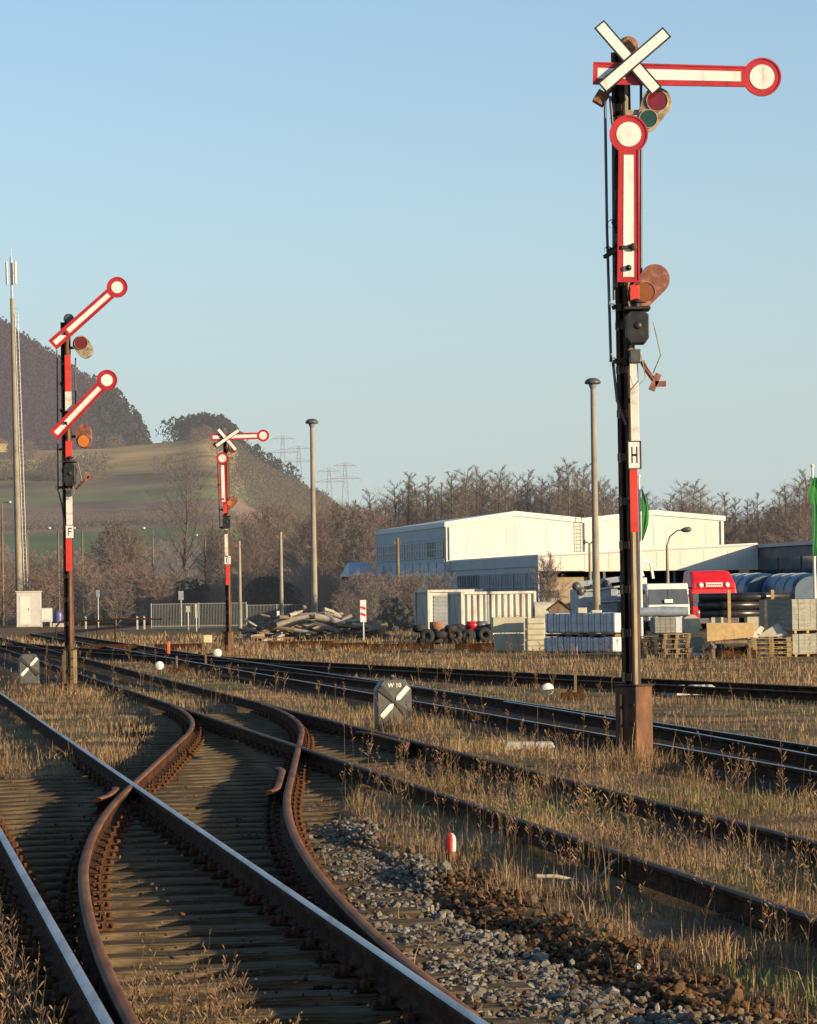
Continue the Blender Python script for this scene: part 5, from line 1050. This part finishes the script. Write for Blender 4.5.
# red truck
red = empty('red_truck', gnd(715, 150), R(10), 'red truck with high rounded roof and two round roof lamps', 'truck')
zh = at(715, 589, 150).z; zr = at(715, 570.5, 150).z; cab(red, 2.4, zh, 1.9, 'truckr'); wheels(red, [(-1.05, 1), (1.05, 1), (-1.05, 5.6), (1.05, 5.6)])
b = MB(); b.box((0, 4.2, .95), (.8, 6.8, .25)); b.build('chassis', M['lamp'], red)
hw = 1.18; b = MB(); b.add([(-hw, .1, zh), (hw, .1, zh), (hw, 2.0, zh), (-hw, 2.0, zh), (-hw*.95, .22, zh+.38), (hw*.95, .22, zh+.38), (-hw*.85, .85, zr), (hw*.85, .85, zr), (hw*.9, 2.0, zr+.03), (-hw*.9, 2.0, zr+.03)],
    [(0, 1, 5, 4), (4, 5, 7, 6), (6, 7, 8, 9), (2, 3, 9, 8), (0, 4, 6, 9, 3), (1, 2, 8, 7, 5), (0, 3, 2, 1)]); rf = b.build('roof_fairing', M['truckr'], red, .12)
b = MB(); b.box((0, .1, zh+.22), (.85, .05, .2)); sg = b.build('roof_sign', M['white'], rf); b = MB()
for i in range(6): b.box((-.31+i*.124, .068, zh+.22), (.085, .01, .085))
b.build('sign_marks', M['truckr'], sg)
for s in (-1, 1): b = MB(); b.lathe([(0, .05), (.1, .04), (.13, 0), (.13, -.06), (0, -.08)], (s*.68, .1, zh+.2), 14, 0, m3); b.build('roof_lamp', M['white'], rf)
b = MB(); b.box((0, 4.4, zh*.62), (2.4, 4.4, zh*.7)); b.build('load_cover', M['darkwall'], red, .05)
# blue canopies
def canopy(px0, px1, yt, Y, label):
    a, c_ = gnd(px0, Y), gnd(px1, Y); w_ = (c_.x-a.x)/2; zt_ = at((px0+px1)/2, yt, Y).z; root = empty('covered_trailer', (a+c_)/2, R(16), label, 'trailer')
    zl = zt_-.95; prof = [(-w_, .7), (-w_, zl)]+[(-w_*math.cos(math.pi*i/12), zl+.95*math.sin(math.pi*i/12)**.8) for i in range(1, 12)]+[(w_, zl), (w_, .7)]
    b = MB(); n = len(prof); ys = [0, .25, 5.2]; sc = [.93, 1, 1]
    vs = [(x*s, y, .7+(z-.7)*s) for y, s in zip(ys, sc) for x, z in prof]; fs = [(q*n+i, (q+1)*n+i, (q+1)*n+(i+1) % n, q*n+(i+1) % n) for q in range(2) for i in range(n)]+[tuple(range(n)), tuple(2*n+i for i in range(n))[::-1]]
    b.add(vs, fs, 0, False); b.build('cover', M['blue'], root); b = MB()
    for yy in (1.3, 2.6, 3.9):
        for i in range(n-1): (x0, z0), (x1, z1) = prof[i], prof[i+1]; b.bar((x0*1.01, yy, z0+.01), (x1*1.01, yy, z1+.01), .05, .04)
    b.build('cover_rib', M['bluegrey'], root); b = MB(); b.box((0, 2.6, .62), (w_*2, 5.3, .14)); b.build('bed', M['lamp'], root); wheels(root, [(-w_*.85, 1.2), (w_*.85, 1.2), (-w_*.85, 4), (w_*.85, 4)], .42)
canopy(744, 789, 573, 156, 'dark blue round topped covered trailer right of the red truck')
canopy(792, 836, 573, 152, 'second blue round topped covered trailer at the right edge')
# flags
def flag(px, yt, yb_, Y, outline, label):
    zt_ = at(px, yt, Y).z; p = gnd(px, Y); root = empty('flag_pole', p, 0, label, 'flag'); b = MB(); b.tube([(0, 0, -.2), (0, 0, zt_)], [.075, .045], 8); b.lathe([(0, 0), (.09, .06), (.06, .14), (0, .16)], (0, 0, zt_), 10); b.build('pole', M['hallr'], root)
    b = MB(); pts = [at(x, y, Y)-p for x, y in outline]; n = len(pts)//2; A_, B_ = pts[:n], pts[n:][::-1]; k = 7; vs = []
    for i in range(n):
        for j in range(k): q = A_[i].lerp(B_[i], j/(k-1)); vs.append((q.x, q.y-.12+.06*math.sin(j*2.1+i*.9)*(j/(k-1))**.5, q.z))
    b.add(vs, [(i*k+j, i*k+j+1, (i+1)*k+j+1, (i+1)*k+j) for i in range(n-1) for j in range(k-1)], 0, True); b.build('cloth', M['green'], root)
flag(641, 478, 608, 130, [(641.5, 488), (641.5, 500), (641.5, 512), (641.5, 524), (641.5, 534), (641.5, 540), (642.5, 541), (645, 534), (648, 525), (649, 514), (647, 502), (642.5, 490)], 'limp green flag on a white pole behind the H signal')
flag(815, 468, 608, 118, [(813.5, 477), (809, 488), (808, 497), (812.5, 505), (813, 530), (812.5, 557), (818, 555), (819.5, 530), (820, 508), (822, 498), (820, 488), (817, 478)], 'bright green flag on a pole at the right edge')
# ------------------------------------------------------------------ bare trees
def bare_tree(seed, H, spread, kind, twigm, cr0=.22, ntw=18, tw=.0125):
    r = random.Random(seed); tb = MB(); V = []; Q = []
    def strip(p, d, L_, w0):
        s = Vector((r.uniform(-1, 1), r.uniform(-1, 1), r.uniform(-.4, .4))).cross(d)
        if s.length < 1e-3: s = Vector((1, 0, 0))
        s.normalize(); k = len(V); m = p+d*L_*.55+Vector((r.uniform(-.1, .1), r.uniform(-.1, .1), r.uniform(-.02, .1)))*L_; e = p+(m-p)*1.8
        V.extend([p-s*w0/2, p+s*w0/2, m+s*w0*.4, m-s*w0*.4, e+s*w0*.2, e-s*w0*.2]); Q.extend([(k, k+1, k+2, k+3), (k+3, k+2, k+4, k+5)]); return m, e
    r0 = H*.0115; pts = [Vector((0, 0, -.3))]; 
    for i in range(1, 9): pts.append(Vector((pts[-1].x+r.gauss(0, H*.006), pts[-1].y+r.gauss(0, H*.006), H*.97*i/8)))
    tb.tube(pts, [r0*(1-.9*i/8)+.015 for i in range(9)], 7)
    nl = 34 if kind == 'tall' else 24
    for i in range(nl):
        f = cr0+(1-cr0)*(i+r.random())/nl; z = f*H*.97; k = min(7, int(f*8)); p = pts[k].lerp(pts[k+1], f*8-k); a = i*2.4+r.uniform(-.5, .5)
        if kind == 'tall': L_ = spread*(1.05-f)**.55*(.7+.5*r.random()); up = r.uniform(.25, .8)
        elif kind == 'round': L_ = spread*math.sin(math.pi*min(.97, .18+.8*f))*(.75+.4*r.random()); up = r.uniform(.45, 1.2)
        else: L_ = spread*(.9+.3*r.random())*(1.1-f*.6); up = r.uniform(.9, 1.7)
        d = Vector((math.cos(a), math.sin(a), up)).normalized(); q = [p]; 
        for s in range(4): d = (d+Vector((r.gauss(0, .12), r.gauss(0, .12), .10+r.gauss(0, .08)))).normalized(); q.append(q[-1]+d*L_/4)
        lr = r0*.34*(1.1-f)+.010; tb.tube(q, [lr*(1-.8*s/4) for s in range(5)], 4, 0, False)
        for s in range(1, 5):
            for t in range(3):
                d2 = (d+Vector((r.gauss(0, .7), r.gauss(0, .7), r.gauss(.15, .45)))).normalized(); p2 = q[s-1].lerp(q[s], r.random()); L2 = L_*r.uniform(.25, .5); m, e = strip(p2, d2, L2, tw*1.7)
                for u in range(ntw):
                    d3 = (d2+Vector((r.gauss(0, .8), r.gauss(0, .8), r.gauss(.1, .5)))).normalized(); p3 = p2.lerp(e, r.random()); m3_, e3 = strip(p3, d3, L2*r.uniform(.3, .6), tw)
                    if u % 3 == 0: strip(m3_, (d3+Vector((r.gauss(0, .8), r.gauss(0, .8), r.gauss(0, .6)))).normalized(), L2*.3, tw*.8)
    root = empty('bare_tree', (0, 0, 0)); tb.build('trunk', M['bark'], root)
    link('crown', npmesh('crown', np.array([tuple(v) for v in V]), np.array(Q), twigm), root); return root
PRO = {'t1': bare_tree(1, 14, 3.1, 'tall', M['twig']), 't2': bare_tree(2, 14, 3.6, 'tall', M['twig'], .15), 't3': bare_tree(3, 14, 2.7, 'tall', M['twig'], .3), 't4': bare_tree(9, 14, 3.4, 'tall', M['twig'],   .2, 12),
       'r1': bare_tree(4, 10, 4.0, 'round', M['twig'], .15, 12), 'r2': bare_tree(5, 10, 3.6, 'round', M['twigr'], .12, 12), 'v1': bare_tree(6, 12, 4.6, 'vase', M['twig'], .25, 7),
       's1': bare_tree(7, 4, 2.2, 'vase', M['twigr'], .03, 9, .022), 's2': bare_tree(8, 3.4, 2.4, 'vase', M['twig'], .03, 9, .022), 'd1': bare_tree(10, 12, 3.6, 'round', M['twig'], .08, 20, .03)}
PK = {k: kids(v) for k, v in PRO.items()}; PH = dict(t1=14, t2=14, t3=14, t4=14, r1=10, r2=10, v1=12, s1=4, s2=3.4, d1=12); used = set()
def tree(kind, px, yt, Y, label, cat='tree', group=None, name=None, wide=1.0):
    zt_ = at(px, yt, Y).z; s = zt_/PH[kind]; loc = gnd(px, Y, -.1); rz = random.uniform(0, 6.28)
    if kind not in used: o = PRO[kind]; used.add(kind); o.location = loc; o.rotation_euler = (0, 0, rz); o.scale = (s*wide, s*wide, s)
    else: o = dup(PRO[kind], loc, rz, (s*wide, s*wide, s), None, PK[kind])
    if name: o.name = name
    return tag(o, label, cat, group)
# row behind the hall
G1 = 'bare trees in the row behind the hall'
prof = [(372, 488), (384, 494), (396, 480), (409, 470), (420, 478), (431, 474), (444, 482), (455, 470), (466, 464), (478, 466), (487, 470), (498, 464), (508, 478), (519, 472), (530, 468), (541, 476), (552, 480), (563, 464), (574, 456), (585, 462), (596, 470), (606, 478), (617, 482), (628, 486), (640, 484), (652, 490)]
kk = ['t1', 't2', 't4', 't3', 't2', 't1', 't4']
for i, (x, y) in enumerate(prof):
    tree(kk[i % 7], x, y, 285+random.uniform(-6, 6), 'tall brown bare tree standing in the row behind the white hall', 'tree', G1)
    tree(kk[(i*3+1) % 7], x+5, y+12, 300+random.uniform(-6, 6), 'tall brown bare tree standing in the row behind the white hall', 'tree', G1)
    tree(('r1', 'd1', 'r2')[i % 3], x-3, y+random.uniform(16, 26), 310, 'round bushy bare tree filling the row behind the white hall', 'tree', 'round trees behind the hall')
for i, (x, y) in enumerate([(672, 490), (683, 478), (692, 476), (703, 482), (714, 494), (728, 488), (738, 494), (750, 496), (760, 490), (770, 500), (781, 486), (790, 480), (799, 474), (808, 466), (818, 474), (830, 470)]):
    tree(kk[(i*2) % 7], x, y+2, 262+random.uniform(-6, 6), 'dark bare tree of the row rising right of the white hall', 'tree', 'bare trees right of the hall', None, 1.1)
    tree('r1', x+4, y+30, 275, 'lower bushy bare tree between the tall ones right of the hall', 'tree', 'low bare trees right of the hall')
    tree(('d1', 'r2')[i % 2], x-4, y+18+random.uniform(-4, 8), 285, 'lower bushy bare tree between the tall ones right of the hall', 'tree', 'low bare trees right of the hall')
# mass left of the hall
for i in range(30):
    x = 300+random.uniform(0, 82); y = 495+26*abs((x-352)/45)+random.uniform(-4, 12)
    tree(random.choice(['r1', 'r2', 't2', 'd1']), x, y, 270+random.uniform(0, 30), 'round crowned bare tree in the brown thicket left of the hall', 'tree', 'thicket trees left of the hall')
for i in range(26):
    x = 212+random.uniform(0, 95); tree(random.choice(['r1', 'r2', 'd1', 't4']), x, 522+random.uniform(-14, 20)-8*(x > 262), 330+random.uniform(0, 50), 'brown bare tree in the copse behind the E signal', 'tree', 'copse trees behind the E signal')
for i in range(9): tree('d1', 103+i*4.2+random.uniform(-1, 1), 516+abs(i-4)*3.2+random.uniform(-3, 5), 320+random.uniform(-5, 12), 'dark dense bare tree in the tight clump right of the F signal', 'tree', 'dense clump right of the F signal', None, .8)
tree('v1', 186, 470, 300, 'wide spreading bare tree with forked limbs left of the E signal', 'tree', None, None, 1.15)
for i in range(16): tree(random.choice(['r2', 'r1']), -8+i*7+random.uniform(-3, 3), 556+random.uniform(-8, 10), 345+random.uniform(-10, 20), 'low reddish bare tree along the foot of the fields', 'tree', 'low trees at the foot of the fields')
for i in range(52):
    x = -12+i*6.6+random.uniform(-3, 3)
    tree(random.choice(['s1', 's1', 's2']), x, 574+random.uniform(0, 14)+(6 if 150 < x < 300 else 0), 262+random.uniform(-18, 25), 'reddish bare shrub in the brush behind the track side', 'shrub', 'reddish shrubs behind the tracks', 'bare_shrub', 1.1)
for i in range(16): tree(random.choice(['s1', 's2']), 338+random.uniform(0, 95), 584+random.uniform(0, 16), 190+random.uniform(-22, 25), 'reddish brush shrub between timber heap and hall', 'shrub', 'shrubs before the shaded hall wall', 'bare_shrub')
tree('s1', 548, 566, 197, 'thin bare shrub beside the cream wall of the annex', 'shrub', None, 'bare_shrub', .7)
tree('s2', 437, 585, 186, 'leafless bush directly behind the left white container', 'shrub', None, 'bare_shrub')
# dark evergreen hedges
def hedge(px0, px1, yt, Y, n, label):
    a, c_ = gnd(px0, Y), gnd(px1, Y); L_ = c_.x-a.x; h = at((px0+px1)/2, yt, Y).z; m = n
    u = rng.uniform(0, 1, m); x = u*L_; y = rng.normal(0, .8, m); env = h*(np.clip(np.sin(math.pi*np.clip(u, .02, .98)), 0, 1)**.35)*(1+.10*vnoise(x, x*0, 1.1))
    z = env*rng.uniform(0, 1, m)**.6; s = rng.uniform(.10, .26, m); d1 = rng.normal(0, 1, (m, 3)); d1 /= np.linalg.norm(d1, axis=1)[:, None]; d2 = np.cross(d1, rng.normal(0, 1, (m, 3))); d2 /= np.linalg.norm(d2, axis=1)[:, None]
    P = np.stack([x, y, z], -1); A_, B_ = d1*s[:, None], d2*s[:, None]*.7; V = np.stack([P-A_, P+B_, P+A_, P-B_], 1).reshape(-1, 3); Q = np.arange(m)[:, None]*4+np.array([[0, 1, 2, 3]])
    root = empty('evergreen_hedge', a, 0, label, 'hedge'); link('foliage', npmesh('foliage', V, Q, M['hedge']), root)
    b = MB()
    for i in range(6): xx = L_*(i+.5)/6; b.tube([(xx, 0, -.1), (xx+.1, .1, h*.5), (xx-.1, 0, h*.8)], [.1, .07, .03], 6)
    b.build('stem', M['bark'], root)
hedge(238, 308, 577, 248, 9000, 'dark evergreen hedge to the right of the E signal')
hedge(166, 224, 580, 252, 7500, 'dark evergreen hedge to the left of the E signal')
hedge(372, 414, 601, 175, 2600, 'dark low hedge between timber heap and left container')
# ------------------------------------------------------------------ hills
def interp(t, pts):
    return float(np.interp(t, [p[0] for p in pts], [p[1] for p in pts]))
RB = [(-400, 470), (0, 452), (100, 448), (150, 444), (180, 441), (205, 436), (225, 439), (240, 452), (252, 464), (270, 476), (290, 487), (310, 497), (328, 504), (345, 520), (400, 565), (480, 592), (1500, 592)]
RA = [(-400, 290), (-60, 318), (0, 338), (40, 366), (80, 393), (110, 414), (130, 432), (143, 446), (152, 470), (170, 520), (240, 590), (1500, 600)]
def hz_(px): return 597-.0157*(px-408.5)
def hB(px, d):
    z9 = max(0, (hz_(px)-interp(px, RB))*900/F+CAMZ); t = min(1, max(0, (d-370)/530)); s = t*t*(3-2*t)*.45+t*.55
    return z9*s if d <= 900 else z9+(d-900)*.002
def hA(px, d):
    z = max(0, (hz_(px)-interp(px, RA))*1250/F+CAMZ); t = min(1, max(0, (d-930)/320)); return z*(t*t*(3-2*t))
pxs = np.arange(-420, 1300, 10); ds = np.concatenate([np.arange(345, 930, 20), np.arange(930, 1300, 25), np.geomspace(1310, 2600, 10)])
def surface(name, fn, ds, m, minz):
    V = []; Q = []; k = len(pxs)
    for d in ds:
        for px in pxs:
            p = gnd(px, d); z = fn(px, d); V.append((p.x, d, z+vnoise(p.x, d, 35)*min(1.6, z*.05)+minz))
    for i in range(len(ds)-1):
        for j in range(k-1): Q.append((i*k+j, i*k+j+1, (i+1)*k+j+1, (i+1)*k+j))
    me = npmesh(name, np.array(V), np.array(Q), m); me.polygons.foreach_set('use_smooth', [True]*len(Q)); return tag(link(name, me), kind='structure')
fm = bpy.data.materials.new('hill_fields'); fm.use_nodes = True; n_, l_ = fm.node_tree.nodes, fm.node_tree.links; pb_ = n_['Principled BSDF']; pb_.inputs['Roughness'].default_value = 1; pb_.inputs['Specular IOR Level'].default_value = 0
tc = n_.new('ShaderNodeTexCoord'); sx = n_.new('ShaderNodeSeparateXYZ'); l_.new(tc.outputs['Object'], sx.inputs[0])
nz = noise(.012, 5); ad = n_.new('ShaderNodeMath'); ad.operation = 'MULTIPLY_ADD'; l_.new(nz, ad.inputs[0]); ad.inputs[1].default_value = 9; l_.new(sx.outputs['Z'], ad.inputs[2])
mr = n_.new('ShaderNodeMapRange'); mr.inputs[1].default_value = 4; mr.inputs[2].default_value = 56; l_.new(ad.outputs[0], mr.inputs[0])
z_c = ramp(mr.outputs[0], [(.0, (.17, .19, .10)), (.20, (.15, .20, .10)), (.31, (.15, .21, .11)), (.325, (.27, .20, .155)), (.43, (.26, .19, .15)), (.445, (.22, .25, .13)), (.52, (.28, .24, .15)), (.56, (.23, .19, .14)), (.66, (.46, .34, .18)), (.8, (.50, .37, .20)), (1, (.42, .31, .18))])
z_d = ramp(noise(.06, 8), [(.35, (.62, .62, .62)), (.65, (1, 1, 1))]); mm = n_.new('ShaderNodeMix'); mm.data_type = 'RGBA'; mm.blend_type = 'MULTIPLY'; mm.inputs[0].default_value = .8; l_.new(z_c, mm.inputs[6]); l_.new(z_d, mm.inputs[7]); l_.new(mm.outputs[2], pb_.inputs['Base Color'])
em_ = n_.new('ShaderNodeEmission'); em_.inputs[0].default_value = (.37, .37, .38, 1); mh_ = n_.new('ShaderNodeMixShader'); mh_.inputs[0].default_value = .12  # haze painted as a weak grey glow over the field colours
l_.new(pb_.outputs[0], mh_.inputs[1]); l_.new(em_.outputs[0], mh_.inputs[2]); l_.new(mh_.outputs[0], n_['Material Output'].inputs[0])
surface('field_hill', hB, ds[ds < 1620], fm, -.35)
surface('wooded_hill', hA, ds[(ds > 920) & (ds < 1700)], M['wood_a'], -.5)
# woodland on the hills, small crowns
def wood(name, pts, hh, m, label, nf=26, asp=.42):
    n = len(pts); k = nf; h = hh*rng.uniform(.7, 1.25, n)
    t = rng.uniform(0, 1, (n, k))**.8; a = rng.uniform(0, 6.28, (n, k)); rr = np.sqrt(rng.uniform(0, 1, (n, k)))*np.sin(math.pi*(.12+.86*t))*asp
    P = np.stack([pts[:, None, 0]+np.cos(a)*rr*h[:, None], pts[:, None, 1]+np.sin(a)*rr*h[:, None], pts[:, None, 2]+h[:, None]*(.05+.95*t)], -1).reshape(-1, 3)
    N = n*k; s = np.repeat(h, k)*rng.uniform(.03, .075, N); d1 = rng.normal(0, 1, (N, 3))*np.array([.7, .7, 1.3]); d1 /= np.linalg.norm(d1, axis=1)[:, None]; d2 = np.cross(d1, rng.normal(0, 1, (N, 3))); d2 /= np.linalg.norm(d2, axis=1)[:, None]
    A_, B_ = d1*s[:, None], d2*s[:, None]*.6; V = np.stack([P-A_, P+B_, P+A_, P-B_], 1).reshape(-1, 3); Q = np.arange(N)[:, None]*4+np.array([[0, 1, 2, 3]])
    return tag(link(name, npmesh(name, V, Q, m)), label, 'woodland', kind='stuff')
def hillpts(n, x0, x1, d0, d1, fn, keep=None):
    out = []
    while len(out) < n:
        px, d = random.uniform(x0, x1), random.uniform(d0, d1); z = fn(px, d)
        if keep and not keep(px, d, z): continue
        p = gnd(px, d); out.append((p.x, d, z-.6))
    return np.array(out)
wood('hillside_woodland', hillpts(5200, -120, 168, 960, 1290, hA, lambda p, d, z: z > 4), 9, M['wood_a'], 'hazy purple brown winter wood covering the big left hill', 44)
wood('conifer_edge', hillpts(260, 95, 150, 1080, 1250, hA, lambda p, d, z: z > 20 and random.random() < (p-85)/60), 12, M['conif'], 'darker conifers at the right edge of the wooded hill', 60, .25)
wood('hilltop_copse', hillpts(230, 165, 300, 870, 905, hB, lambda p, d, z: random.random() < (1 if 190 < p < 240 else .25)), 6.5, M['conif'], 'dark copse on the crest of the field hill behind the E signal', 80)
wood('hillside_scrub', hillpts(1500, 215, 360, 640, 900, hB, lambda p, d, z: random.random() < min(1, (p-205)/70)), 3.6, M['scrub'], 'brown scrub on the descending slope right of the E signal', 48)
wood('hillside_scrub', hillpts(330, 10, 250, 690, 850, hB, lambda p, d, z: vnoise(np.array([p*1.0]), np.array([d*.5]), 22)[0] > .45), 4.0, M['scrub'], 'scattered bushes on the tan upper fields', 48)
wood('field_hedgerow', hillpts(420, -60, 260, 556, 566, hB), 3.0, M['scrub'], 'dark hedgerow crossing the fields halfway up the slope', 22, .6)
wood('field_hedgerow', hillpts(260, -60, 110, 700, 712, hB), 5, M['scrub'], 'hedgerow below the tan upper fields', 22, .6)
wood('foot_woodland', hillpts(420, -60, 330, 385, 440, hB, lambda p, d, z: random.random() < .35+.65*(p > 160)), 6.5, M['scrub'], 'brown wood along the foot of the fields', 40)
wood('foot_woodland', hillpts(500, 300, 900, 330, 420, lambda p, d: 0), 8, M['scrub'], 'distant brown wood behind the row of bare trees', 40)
# hut on the wooded hill edge
root = empty('hillside_hut', gnd(2, 905, hB(2, 905)), .2, 'small hut at the edge of the hill wood at far left', 'hut'); b = MB(); b.box((0, 0, 1.2), (4.5, 4, 3.4)); b.build('wall', M['render'], root); b = MB(); b.prism([(-2.7, 2.8), (2.7, 2.8), (0, 4.4)], -2.3, 2.3); b.build('roof', M['bark'], root)
# pylons
def pylon(px, yt, label, Y=1480):
    g = hB(px, Y) if hB(px, Y) > 2 else 0; zt_ = at(px, yt, Y).z; H = zt_-g; root = empty('power_pylon', gnd(px, Y, g), 0, label, 'pylon', 'pylons on the skyline'); b = MB(); r = .22
    for s in (-1, 1):
        for t in (-1, 1): b.bar((s*3, t*3, -2), (s*.5, t*.5, H), r, r)
    k = 8
    for i in range(k):
        z0, z1 = H*i/k, H*(i+1)/k; w0, w1 = 3-2.5*i/k, 3-2.5*(i+1)/k
        b.bar((-w0, -w0, z0), (w1, -w1, z1), .14, .14); b.bar((w0, -w0, z0), (-w1, -w1, z1), .14, .14)
    b.build('lattice_mast', M['pylon'], root)
    for f, w_ in ((.97, 5.5), (.82, 7.5)):
        b = MB(); b.bar((-w_, 0, H*f), (w_, 0, H*f), .3, .3); b.bar((-w_, 0, H*f), (0, 0, H*f+1.6), .18, .18); b.bar((w_, 0, H*f), (0, 0, H*f+1.6), .18, .18)
        for s in (-1, -.5, .5, 1): b.bar((s*w_, 0, H*f), (s*w_, 0, H*f-1.8), .15, .15)
        b.build('crossarm', M['pylon'], root)
for px, yt, lb in ((285, 436, 'faint pylon, leftmost on the skyline right of the E signal'), (301, 446, 'faint pylon, second from the left on the skyline'), (331, 469, 'faint low pylon right of the mushroom lamp'), (347, 463, 'faint pylon, rightmost, beside the bare trees')): pylon(px, yt, lb)
for o in SC.objects:
    pass
